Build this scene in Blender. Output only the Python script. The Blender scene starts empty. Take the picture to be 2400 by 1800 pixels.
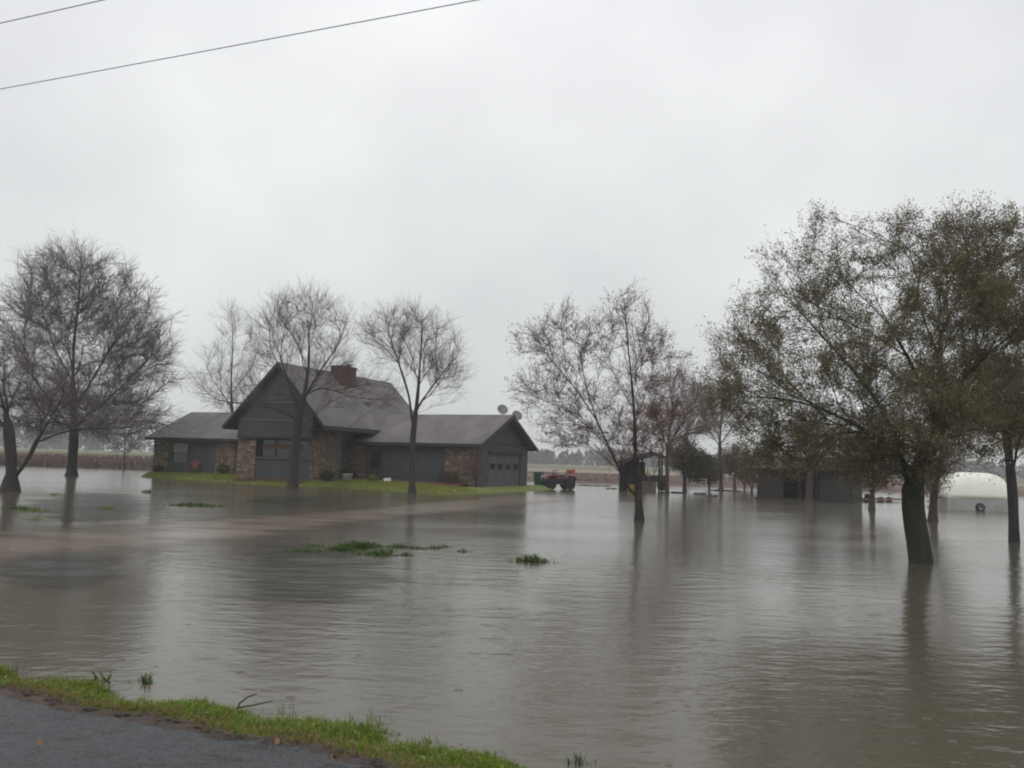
import bpy, bmesh, math, random
import numpy as np
from mathutils import Vector, Matrix

random.seed(7); RNG = np.random.default_rng(11)
S = bpy.context.scene
COL = S.collection
PI = math.pi

# ---------------------------------------------------------------- camera, world, sun, exposure
PITCH, ROLL, EYE, FPX = 0.0938, 0.0308, 1.7, 2000.0      # focal length in pixels of a 2400 px wide frame
TH = 0.42                                                # the road and the house are turned by this angle
_cp, _sp, _c, _s = math.cos(PITCH), math.sin(PITCH), math.cos(ROLL), math.sin(ROLL)
FW = np.array([0, _cp, _sp]); _u0 = np.array([0, -_sp, _cp]); _r0 = np.array([1.0, 0, 0])
RT = _r0*_c + _u0*_s; UP = _u0*_c - _r0*_s
cd = bpy.data.cameras.new('camera'); cam = bpy.data.objects.new('camera', cd); COL.objects.link(cam)
cd.sensor_width = 36; cd.lens = 36*FPX/2400; cd.clip_start = 0.05; cd.clip_end = 6000
cam.matrix_world = Matrix(((RT[0], UP[0], -FW[0], 0), (RT[1], UP[1], -FW[1], 0), (RT[2], UP[2], -FW[2], EYE), (0, 0, 0, 1)))
S.camera = cam

W = bpy.data.worlds.new('World'); S.world = W; W.use_nodes = True
nt = W.node_tree; nt.nodes.clear()
def nn(t, kind, **kw):
    n = t.nodes.new(kind)
    for k, v in kw.items():
        setattr(n, k, v)
    return n
out = nn(nt, 'ShaderNodeOutputWorld'); bg = nn(nt, 'ShaderNodeBackground'); bg.inputs[1].default_value = 0.1
sky = nn(nt, 'ShaderNodeTexSky'); sky.sky_type = 'NISHITA'; sky.sun_disc = False
sky.sun_elevation = math.radians(48); sky.sun_rotation = math.radians(200); sky.air_density = 1.5; sky.dust_density = 6
hs = nn(nt, 'ShaderNodeHueSaturation'); hs.inputs['Saturation'].default_value = 0.1
tc = nn(nt, 'ShaderNodeTexCoord'); mp = nn(nt, 'ShaderNodeMapping'); mp.inputs['Scale'].default_value = (1.0, 1.0, 1.25)
no = nn(nt, 'ShaderNodeTexNoise'); no.inputs['Scale'].default_value = 2.3; no.inputs['Detail'].default_value = 3.5; no.inputs['Roughness'].default_value = 0.5
cr = nn(nt, 'ShaderNodeValToRGB')
cr.color_ramp.elements[0].position = 0.34; cr.color_ramp.elements[0].color = (7.75, 7.87, 8.05, 1)
cr.color_ramp.elements[1].position = 0.66; cr.color_ramp.elements[1].color = (9.7, 9.85, 9.95, 1)
sx = nn(nt, 'ShaderNodeSeparateXYZ')
hr = nn(nt, 'ShaderNodeValToRGB')                        # overcast: dimmer towards the horizon
hr.color_ramp.elements[0].position = 0.0; hr.color_ramp.elements[0].color = (0.84, 0.855, 0.845, 1)
hr.color_ramp.elements[1].position = 0.52; hr.color_ramp.elements[1].color = (1.05, 1.05, 1.06, 1)
mu = nn(nt, 'ShaderNodeMix', data_type='RGBA', blend_type='MULTIPLY'); mu.inputs[0].default_value = 1
mx = nn(nt, 'ShaderNodeMix', data_type='RGBA'); mx.inputs[0].default_value = 0.94
L = nt.links.new
L(tc.outputs['Generated'], mp.inputs[0]); L(mp.outputs[0], no.inputs['Vector']); L(no.outputs['Fac'], cr.inputs[0])
L(tc.outputs['Generated'], sx.inputs[0]); L(sx.outputs['Z'], hr.inputs[0])
L(cr.outputs[0], mu.inputs[6]); L(hr.outputs[0], mu.inputs[7])
L(sky.outputs[0], hs.inputs['Color']); L(hs.outputs[0], mx.inputs[6]); L(mu.outputs[2], mx.inputs[7])
L(mx.outputs[2], bg.inputs[0]); L(bg.outputs[0], out.inputs[0])

ld = bpy.data.lights.new('sun', 'SUN'); ld.energy = 0.5; ld.angle = math.radians(25); ld.color = (1, 0.97, 0.94)
sun = bpy.data.objects.new('sun', ld); COL.objects.link(sun)
sun.rotation_euler = (math.radians(42), 0, math.radians(-20))

S.view_settings.view_transform = 'Standard'; S.view_settings.look = 'None'; S.view_settings.exposure = 0.0; S.view_settings.gamma = 1
S.render.engine = 'CYCLES'
S.cycles.use_denoising = True
S.cycles.max_bounces = 6; S.cycles.transparent_max_bounces = 8; S.cycles.volume_bounces = 1
S.cycles.filter_width = 2.0

# ---------------------------------------------------------------- placing
C0 = np.array([0, 0, EYE])
def ray(px, py): return FW + RT*(px-1200)/FPX - UP*(py-900)/FPX
def on_z(px, py, z=0.0):
    d = ray(px, py); return C0 + d*((z-EYE)/d[2])
def at(px, py, Y):
    d = ray(px, py); return C0 + d*(Y/d[1])
EU = np.array([math.cos(TH), -math.sin(TH), 0]); EV = np.array([math.sin(TH), math.cos(TH), 0])
def road(s, t, z=0.0): return EU*s + EV*t + np.array([0, 0, z])
HO = np.array([-14.3, 52.27, 0])
def house_pt(u, v, z=0.0): return HO + EU*u + EV*v + np.array([0, 0, z])

# ---------------------------------------------------------------- materials
MAT = {}
def mat(name, color, rough=0.8, var=None, var_scale=3.0, bump=None, bump_scale=20.0, metallic=0.0, spec=0.5, island=None, stretch=None, detail=4.0):
    """Principled with colour noise between color and var, optional bump, optional per-island colours."""
    m = bpy.data.materials.new(name); m.use_nodes = True; t = m.node_tree; b = t.nodes['Principled BSDF']
    b.inputs['Roughness'].default_value = rough; b.inputs['Metallic'].default_value = metallic; b.inputs['Specular IOR Level'].default_value = spec
    b.inputs['Base Color'].default_value = (*color, 1)
    co = nn(t, 'ShaderNodeTexCoord'); mpn = nn(t, 'ShaderNodeMapping'); t.links.new(co.outputs['Object'], mpn.inputs[0])
    if stretch: mpn.inputs['Scale'].default_value = stretch
    last = None
    if island:
        g = nn(t, 'ShaderNodeNewGeometry'); r = nn(t, 'ShaderNodeValToRGB'); r.color_ramp.interpolation = 'LINEAR'
        e = r.color_ramp.elements
        for i, c in enumerate(island):
            p = i/max(1, len(island)-1)
            el = e[0] if i == 0 else (e[1] if i == len(island)-1 else e.new(p))
            el.position = p; el.color = (*c, 1)
        t.links.new(g.outputs['Random Per Island'], r.inputs[0]); last = r.outputs[0]
    if var:
        n = nn(t, 'ShaderNodeTexNoise'); n.inputs['Scale'].default_value = var_scale; n.inputs['Detail'].default_value = detail
        t.links.new(mpn.outputs[0], n.inputs['Vector'])
        rr = nn(t, 'ShaderNodeMapRange'); rr.inputs[1].default_value = 0.3; rr.inputs[2].default_value = 0.7
        t.links.new(n.outputs['Fac'], rr.inputs[0])
        k = nn(t, 'ShaderNodeMix', data_type='RGBA')
        t.links.new(rr.outputs[0], k.inputs[0])
        if last is not None:
            mulc = nn(t, 'ShaderNodeMix', data_type='RGBA', blend_type='MULTIPLY'); mulc.inputs[0].default_value = 1
            k.inputs[6].default_value = (1, 1, 1, 1); k.inputs[7].default_value = (*var, 1)
            t.links.new(last, mulc.inputs[6]); t.links.new(k.outputs[2], mulc.inputs[7]); last = mulc.outputs[2]
        else:
            k.inputs[6].default_value = (*color, 1); k.inputs[7].default_value = (*var, 1); last = k.outputs[2]
    if last is not None: t.links.new(last, b.inputs['Base Color'])
    if bump:
        n2 = nn(t, 'ShaderNodeTexNoise'); n2.inputs['Scale'].default_value = bump_scale; n2.inputs['Detail'].default_value = 5
        t.links.new(mpn.outputs[0], n2.inputs['Vector'])
        bp = nn(t, 'ShaderNodeBump'); bp.inputs['Distance'].default_value = bump; t.links.new(n2.outputs['Fac'], bp.inputs['Height'])
        t.links.new(bp.outputs[0], b.inputs['Normal'])
    MAT[name] = m; return m

def wave_bump(m, scale, dist, direction='X', profile='SAW'):
    t = m.node_tree; b = t.nodes['Principled BSDF']
    co = nn(t, 'ShaderNodeTexCoord'); w = nn(t, 'ShaderNodeTexWave', bands_direction=direction, wave_profile=profile)
    w.inputs['Scale'].default_value = scale; w.inputs['Distortion'].default_value = 0.3
    t.links.new(co.outputs['Object'], w.inputs['Vector'])
    bp = nn(t, 'ShaderNodeBump'); bp.inputs['Distance'].default_value = dist
    t.links.new(w.outputs['Fac'], bp.inputs['Height'])
    old = b.inputs['Normal'].links
    if old: t.links.new(old[0].from_socket, bp.inputs['Normal'])
    t.links.new(bp.outputs[0], b.inputs['Normal'])

mat('siding', (0.062, 0.065, 0.068), 0.75, (0.044, 0.047, 0.05), 0.8, 0.004, 30, stretch=(1, 1, 0.25)); wave_bump(MAT['siding'], 2.6, 0.02)
mat('gable_siding', (0.058, 0.061, 0.058), 0.75, (0.043, 0.046, 0.044), 0.9, 0.004, 30)
wave_bump(MAT['gable_siding'], 1.6, 0.02, 'Z')
mat('door_paint', (0.085, 0.09, 0.092), 0.55, (0.07, 0.075, 0.077), 1.2, 0.002, 20)
mat('trim', (0.03, 0.031, 0.032), 0.7, (0.022, 0.023, 0.024), 2)
mat('pale_trim', (0.095, 0.1, 0.1), 0.6, (0.07, 0.075, 0.078), 2)
mat('soffit', (0.022, 0.022, 0.023), 0.8)
mat('shingle', (0.172, 0.152, 0.146), 0.65, (0.085, 0.075, 0.072), 0.9, 0.012, 14, stretch=(1, 0.6, 1), detail=7); wave_bump(MAT['shingle'], 1.75, 0.03, 'Z')
mat('stone', (0.2, 0.15, 0.1), 0.85, (0.62, 0.58, 0.55), 5.0, 0.02, 18,
    island=[(0.12, 0.088, 0.062), (0.36, 0.265, 0.175), (0.48, 0.37, 0.25), (0.2, 0.145, 0.1), (0.58, 0.46, 0.33), (0.3, 0.225, 0.155)])
mat('mortar', (0.11, 0.085, 0.065), 0.95, (0.07, 0.055, 0.045), 6)
mat('chimney_brick', (0.16, 0.062, 0.032), 0.9, (0.09, 0.04, 0.026), 4, 0.01, 25)
def brick_tex(m):
    t = m.node_tree; b = t.nodes['Principled BSDF']; br = nn(t, 'ShaderNodeTexBrick'); co = nn(t, 'ShaderNodeTexCoord'); mm = nn(t, 'ShaderNodeMapping')
    mm.inputs['Rotation'].default_value = (PI/2, 0, 0)
    br.inputs['Scale'].default_value = 4.0; br.inputs['Color1'].default_value = (0.075, 0.036, 0.022, 1); br.inputs['Color2'].default_value = (0.08, 0.032, 0.02, 1); br.inputs['Mortar'].default_value = (0.11, 0.08, 0.06, 1)
    t.links.new(co.outputs['Object'], mm.inputs[0]); t.links.new(mm.outputs[0], br.inputs['Vector']); t.links.new(br.outputs['Color'], b.inputs['Base Color'])
brick_tex(MAT['chimney_brick'])
mat('glass', (0.015, 0.017, 0.02), 0.12, spec=0.6)
mat('blind', (0.27, 0.28, 0.25), 0.7, (0.2, 0.21, 0.19), 3)
mat('curtain', (0.13, 0.075, 0.05), 0.9, (0.08, 0.05, 0.035), 5)
mat('mulch', (0.10, 0.04, 0.03), 0.95, (0.05, 0.025, 0.02), 9, 0.03, 30)
mat('edging', (0.22, 0.1, 0.07), 0.85, (0.14, 0.07, 0.05), 4)
mat('concrete', (0.24, 0.19, 0.17), 0.6, (0.17, 0.135, 0.12), 2, 0.004, 30)
mat('bark', (0.04, 0.034, 0.031), 0.9, (0.02, 0.017, 0.016), 5, 0.03, 14, stretch=(1, 1, 0.35))
mat('mossy_bark', (0.04, 0.046, 0.03), 0.9, (0.018, 0.02, 0.014), 4, 0.03, 14, stretch=(1, 1, 0.35))
mat('brown_bark', (0.062, 0.042, 0.034), 0.9, (0.036, 0.026, 0.022), 5, 0.02, 14)
mat('twig', (0.13, 0.108, 0.1), 0.9)
mat('red_twig', (0.165, 0.10, 0.087), 0.9)
mat('bud', (0.15, 0.06, 0.05), 0.8, island=[(0.11, 0.05, 0.045), (0.19, 0.08, 0.06), (0.13, 0.07, 0.05)])
def leafmat(name, cols):
    m = mat(name, cols[0], 0.6, island=cols, spec=0.2)
    t = m.node_tree; b = t.nodes['Principled BSDF']; o = t.nodes['Material Output']
    tr = nn(t, 'ShaderNodeBsdfTranslucent'); ms = nn(t, 'ShaderNodeMixShader'); ms.inputs[0].default_value = 0.35
    src = b.inputs['Base Color'].links[0].from_socket
    t.links.new(src, tr.inputs[0]); t.links.new(b.outputs[0], ms.inputs[1]); t.links.new(tr.outputs[0], ms.inputs[2]); t.links.new(ms.outputs[0], o.inputs[0])
leafmat('olive_leaf', [(0.13, 0.14, 0.052), (0.22, 0.215, 0.08), (0.155, 0.165, 0.06), (0.28, 0.235, 0.11), (0.175, 0.185, 0.068), (0.22, 0.165, 0.085)])
leafmat('evergreen_leaf', [(0.03, 0.045, 0.016), (0.055, 0.075, 0.022), (0.04, 0.055, 0.018), (0.08, 0.085, 0.025)])
leafmat('brown_leaf', [(0.06, 0.05, 0.025), (0.085, 0.06, 0.035), (0.06, 0.065, 0.022), (0.09, 0.055, 0.04)])
leafmat('blade', [(0.08, 0.205, 0.01), (0.14, 0.285, 0.016), (0.1, 0.245, 0.012), (0.22, 0.33, 0.03), (0.06, 0.17, 0.01), (0.27, 0.27, 0.06)])
leafmat('lawn_blade', [(0.19, 0.22, 0.04), (0.27, 0.3, 0.05), (0.23, 0.28, 0.04), (0.3, 0.3, 0.075)])
leafmat('wet_blade', [(0.038, 0.095, 0.018), (0.06, 0.13, 0.024), (0.046, 0.105, 0.02), (0.09, 0.14, 0.035)])
leafmat('straw', [(0.20, 0.13, 0.06), (0.28, 0.2, 0.10), (0.12, 0.07, 0.035), (0.16, 0.13, 0.045)])
leafmat('crop', [(0.095, 0.062, 0.052), (0.12, 0.08, 0.065), (0.075, 0.05, 0.042), (0.14, 0.10, 0.075)])
leafmat('crop_tip', [(0.2, 0.155, 0.11), (0.26, 0.21, 0.15)])
leafmat('dead_leaf', [(0.26, 0.14, 0.075), (0.33, 0.22, 0.12)])
mat('far_wood', (0.06, 0.058, 0.055), 1.0, island=[(0.05, 0.05, 0.046), (0.08, 0.075, 0.07), (0.055, 0.06, 0.05)])
mat('lawn_soil', (0.17, 0.2, 0.035), 0.9, (0.13, 0.155, 0.035), 3, 0.03, 15)
mat('verge_soil', (0.07, 0.085, 0.02), 0.9, (0.075, 0.05, 0.03), 4, 0.03, 15)
mat('shoulder', (0.028, 0.024, 0.022), 0.7, (0.075, 0.045, 0.03), 5, 0.03, 22)
mat('lake_bed', (0.1, 0.08, 0.06), 0.9, (0.07, 0.06, 0.045), 0.5)
mat('black_plastic', (0.012, 0.012, 0.013), 0.5); mat('rubber', (0.014, 0.014, 0.015), 0.85, bump=0.01, bump_scale=30)
mat('red_paint', (0.27, 0.03, 0.027), 0.4, (0.2, 0.024, 0.022), 4); mat('red_box', (0.38, 0.05, 0.04), 0.5)
mat('steel', (0.25, 0.26, 0.27), 0.4, metallic=0.7); mat('dark_steel', (0.05, 0.05, 0.052), 0.5, metallic=0.5)
mat('bin_green', (0.008, 0.075, 0.06), 0.45, (0.006, 0.06, 0.048), 3)
mat('red_plastic', (0.17, 0.025, 0.02), 0.5)
mat('white_paint', (0.75, 0.75, 0.7), 0.4, (0.62, 0.62, 0.57), 2)
mat('cream_paint', (0.86, 0.87, 0.77), 0.3, (0.8, 0.81, 0.71), 1.2)
mat('grey_panel', (0.38, 0.37, 0.36), 0.5, (0.28, 0.27, 0.26), 2)
mat('dish_grey', (0.2, 0.2, 0.21), 0.5, (0.16, 0.14, 0.14), 3)
mat('old_wood', (0.036, 0.032, 0.03), 0.9, (0.02, 0.018, 0.017), 3, 0.01, 20, stretch=(1, 1, 0.2))
mat('blue_grey_sheet', (0.04, 0.044, 0.048), 0.7, (0.026, 0.029, 0.032), 2); wave_bump(MAT['blue_grey_sheet'], 4.0, 0.02)
mat('green_grey_sheet', (0.075, 0.09, 0.088), 0.6, (0.05, 0.06, 0.06), 2); wave_bump(MAT['green_grey_sheet'], 4.0, 0.02)
mat('tin_roof', (0.10, 0.092, 0.09), 0.6, (0.06, 0.05, 0.046), 1.5); mat('dark_roof', (0.04, 0.036, 0.034), 0.7, (0.028, 0.026, 0.025), 3)
mat('plywood', (0.13, 0.088, 0.06), 0.8, (0.095, 0.062, 0.043), 3); mat('ochre', (0.2, 0.11, 0.035), 0.6)
mat('tractor_green', (0.02, 0.035, 0.026), 0.5); mat('orange_wood', (0.32, 0.16, 0.085), 0.7, (0.22, 0.11, 0.06), 5)
mat('blue_plastic', (0.16, 0.21, 0.3), 0.5); mat('driftwood', (0.045, 0.036, 0.03), 0.9, (0.025, 0.02, 0.018), 6)
mat('cable', (0.2, 0.2, 0.205), 0.6)

def water_normal(t, strength=1.0):
    """Wind ripples, patches of calmer water and rain-drop rings, all as bump in world metres."""
    co = nn(t, 'ShaderNodeTexCoord'); Lk = t.links.new
    def noise(scale, st, det=2.0, rot=0.0):
        m = nn(t, 'ShaderNodeMapping'); m.inputs['Scale'].default_value = st; m.inputs['Rotation'].default_value = (0, 0, rot)
        Lk(co.outputs['Object'], m.inputs[0]); n = nn(t, 'ShaderNodeTexNoise'); n.inputs['Scale'].default_value = scale; n.inputs['Detail'].default_value = det
        Lk(m.outputs[0], n.inputs['Vector']); return n.outputs['Fac']
    big = noise(3.4, (0.5, 1.0, 1), 2.0, 0.12); fine = noise(11.0, (0.6, 1.0, 1), 3.0, -0.1); patch = noise(0.11, (1, 1.8, 1), 2.0)
    pr = nn(t, 'ShaderNodeMapRange'); pr.inputs[1].default_value = 0.42; pr.inputs[2].default_value = 0.6; pr.inputs[3].default_value = 0.4; pr.inputs[4].default_value = 1.0
    Lk(patch, pr.inputs[0])
    def math_(op, a, b):
        n = nn(t, 'ShaderNodeMath', operation=op)
        for i, x in enumerate((a, b)):
            if isinstance(x, (int, float)): n.inputs[i].default_value = x
            else: Lk(x, n.inputs[i])
        return n.outputs[0]
    h = math_('ADD', math_('MULTIPLY', big, 0.019), math_('MULTIPLY', fine, 0.009))
    h = math_('MULTIPLY', h, pr.outputs[0])
    vo = nn(t, 'ShaderNodeTexVoronoi'); vo.inputs['Scale'].default_value = 3.6; Lk(co.outputs['Object'], vo.inputs['Vector'])
    sel = nn(t, 'ShaderNodeSeparateColor'); Lk(vo.outputs['Color'], sel.inputs[0])
    on = math_('GREATER_THAN', sel.outputs[0], 0.35)
    rad = math_('ADD', math_('MULTIPLY', sel.outputs[1], 0.11), 0.03)
    ring = math_('MAXIMUM', math_('SUBTRACT', 1.0, math_('MULTIPLY', math_('ABSOLUTE', math_('SUBTRACT', vo.outputs['Distance'], rad), 0), 32.0)), 0.0)
    h = math_('ADD', h, math_('MULTIPLY', math_('MULTIPLY', ring, on), 0.0042))
    bp = nn(t, 'ShaderNodeBump'); bp.inputs['Strength'].default_value = 1.0; bp.inputs['Distance'].default_value = strength
    Lk(h, bp.inputs['Height']); return bp.outputs[0], patch

def water_mat():
    m = bpy.data.materials.new('flood_water'); m.use_nodes = True; t = m.node_tree; b = t.nodes['Principled BSDF']
    nrm, patch = water_normal(t); t.links.new(nrm, b.inputs['Normal'])
    k = nn(t, 'ShaderNodeMix', data_type='RGBA'); k.inputs[6].default_value = (0.082, 0.071, 0.049, 1); k.inputs[7].default_value = (0.112, 0.097, 0.07, 1)
    t.links.new(patch, k.inputs[0]); t.links.new(k.outputs[2], b.inputs['Base Color'])
    b.inputs['Roughness'].default_value = 0.13; b.inputs['IOR'].default_value = 1.33
    MAT['flood_water'] = m
water_mat()
def drive_mat(mname, ca, cb, strength, lo, hi):
    m = bpy.data.materials.new(mname); m.use_nodes = True; t = m.node_tree; b = t.nodes['Principled BSDF']; o = t.nodes['Material Output']
    nrm, patch = water_normal(t, strength); t.links.new(nrm, b.inputs['Normal'])
    co = nn(t, 'ShaderNodeTexCoord'); n = nn(t, 'ShaderNodeTexNoise'); n.inputs['Scale'].default_value = 0.9; n.inputs['Detail'].default_value = 5
    t.links.new(co.outputs['Object'], n.inputs['Vector'])
    k = nn(t, 'ShaderNodeMix', data_type='RGBA'); k.inputs[6].default_value = (*ca, 1); k.inputs[7].default_value = (*cb, 1)
    t.links.new(n.outputs['Fac'], k.inputs[0]); t.links.new(k.outputs[2], b.inputs['Base Color'])
    b.inputs['Roughness'].default_value = 0.2; b.inputs['IOR'].default_value = 1.33
    uv = nn(t, 'ShaderNodeUVMap'); sp = nn(t, 'ShaderNodeSeparateXYZ'); t.links.new(uv.outputs[0], sp.inputs[0])
    a = nn(t, 'ShaderNodeMath', operation='ADD'); t.links.new(sp.outputs['X'], a.inputs[0])
    mr = nn(t, 'ShaderNodeMapRange'); mr.inputs[1].default_value = 0.3; mr.inputs[2].default_value = 0.7; mr.inputs[3].default_value = lo; mr.inputs[4].default_value = hi
    n2 = nn(t, 'ShaderNodeTexNoise'); n2.inputs['Scale'].default_value = 0.8; n2.inputs['Detail'].default_value = 5
    mp2 = nn(t, 'ShaderNodeMapping'); mp2.inputs['Scale'].default_value = (0.5, 1.6, 1); t.links.new(co.outputs['Object'], mp2.inputs[0]); t.links.new(mp2.outputs[0], n2.inputs['Vector'])
    t.links.new(n2.outputs['Fac'], mr.inputs[0]); t.links.new(mr.outputs[0], a.inputs[1]); a.use_clamp = True
    tr = nn(t, 'ShaderNodeBsdfTransparent'); ms = nn(t, 'ShaderNodeMixShader')
    t.links.new(a.outputs[0], ms.inputs[0]); t.links.new(tr.outputs[0], ms.inputs[1]); t.links.new(b.outputs[0], ms.inputs[2]); t.links.new(ms.outputs[0], o.inputs[0])
    MAT[mname] = m
drive_mat('silty_gravel', (0.25, 0.19, 0.145), (0.12, 0.09, 0.066), 0.9, -0.5, 0.45)
drive_mat('grass_and_reflection', (0.022, 0.026, 0.018), (0.05, 0.05, 0.036), 2.2, -0.75, 0.2)  # dark colour for drowned grass, with the house's reflection painted into it
def road_mat():
    m = bpy.data.materials.new('wet_asphalt'); m.use_nodes = True; t = m.node_tree; b = t.nodes['Principled BSDF']; Lk = t.links.new
    co = nn(t, 'ShaderNodeTexCoord')
    mp3 = nn(t, 'ShaderNodeMapping'); mp3.inputs['Scale'].default_value = (0.7, 1.6, 1); mp3.inputs['Rotation'].default_value = (0, 0, TH); Lk(co.outputs['Object'], mp3.inputs[0])
    n = nn(t, 'ShaderNodeTexNoise'); n.inputs['Scale'].default_value = 5; n.inputs['Detail'].default_value = 7; n.inputs['Roughness'].default_value = 0.65; Lk(mp3.outputs[0], n.inputs['Vector'])
    g = nn(t, 'ShaderNodeTexVoronoi'); g.inputs['Scale'].default_value = 70; Lk(co.outputs['Object'], g.inputs['Vector'])
    k = nn(t, 'ShaderNodeMix', data_type='RGBA'); k.inputs[6].default_value = (0.016, 0.017, 0.019, 1); k.inputs[7].default_value = (0.065, 0.068, 0.076, 1)
    gs = nn(t, 'ShaderNodeSeparateColor'); Lk(g.outputs['Color'], gs.inputs[0]); av = nn(t, 'ShaderNodeMath', operation='MULTIPLY'); Lk(gs.outputs[0], av.inputs[0])
    rp = nn(t, 'ShaderNodeMapRange'); rp.inputs[1].default_value = 0.38; rp.inputs[2].default_value = 0.6; rp.inputs[3].default_value = 0.25; rp.inputs[4].default_value = 0.95; Lk(n.outputs['Fac'], rp.inputs[0]); Lk(rp.outputs[0], av.inputs[1])
    Lk(av.outputs[0], k.inputs[0]); Lk(k.outputs[2], b.inputs['Base Color'])
    r = nn(t, 'ShaderNodeMapRange'); r.inputs[1].default_value = 0.36; r.inputs[2].default_value = 0.62; r.inputs[3].default_value = 0.14; r.inputs[4].default_value = 0.6
    Lk(n.outputs['Fac'], r.inputs[0]); Lk(r.outputs[0], b.inputs['Roughness'])
    ad = nn(t, 'ShaderNodeMath', operation='MULTIPLY_ADD'); ad.inputs[1].default_value = 0.35; Lk(g.outputs['Distance'], ad.inputs[0]); Lk(n.outputs['Fac'], ad.inputs[2])
    bp = nn(t, 'ShaderNodeBump'); bp.inputs['Distance'].default_value = 0.022; Lk(ad.outputs[0], bp.inputs['Height']); Lk(bp.outputs[0], b.inputs['Normal'])
    MAT['wet_asphalt'] = m
road_mat()
def field_mat():
    m = bpy.data.materials.new('field_cover'); m.use_nodes = True; t = m.node_tree; b = t.nodes['Principled BSDF']; Lk = t.links.new
    co = nn(t, 'ShaderNodeTexCoord'); s = nn(t, 'ShaderNodeSeparateXYZ'); Lk(co.outputs['Object'], s.inputs[0])
    n = nn(t, 'ShaderNodeTexNoise'); n.inputs['Scale'].default_value = 0.05; n.inputs['Detail'].default_value = 4; Lk(co.outputs['Object'], n.inputs['Vector'])
    a = nn(t, 'ShaderNodeMath', operation='MULTIPLY_ADD'); a.inputs[1].default_value = 40; Lk(n.outputs['Fac'], a.inputs[0]); Lk(s.outputs['Y'], a.inputs[2])
    r = nn(t, 'ShaderNodeMapRange'); r.inputs[1].default_value = 80; r.inputs[2].default_value = 330; Lk(a.outputs[0], r.inputs[0])
    c = nn(t, 'ShaderNodeValToRGB'); e = c.color_ramp.elements
    e[0].position = 0.0; e[0].color = (0.11, 0.075, 0.06, 1); e[1].position = 1.0; e[1].color = (0.13, 0.13, 0.07, 1)
    for p, q in ((0.14, (0.12, 0.08, 0.065, 1)), (0.17, (0.26, 0.205, 0.165, 1)), (0.30, (0.25, 0.205, 0.16, 1)), (0.36, (0.13, 0.135, 0.06, 1))):
        x = e.new(p); x.color = q
    Lk(r.outputs[0], c.inputs[0]); Lk(c.outputs[0], b.inputs['Base Color']); b.inputs['Roughness'].default_value = 0.95
    MAT['field_cover'] = m
field_mat()

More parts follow.
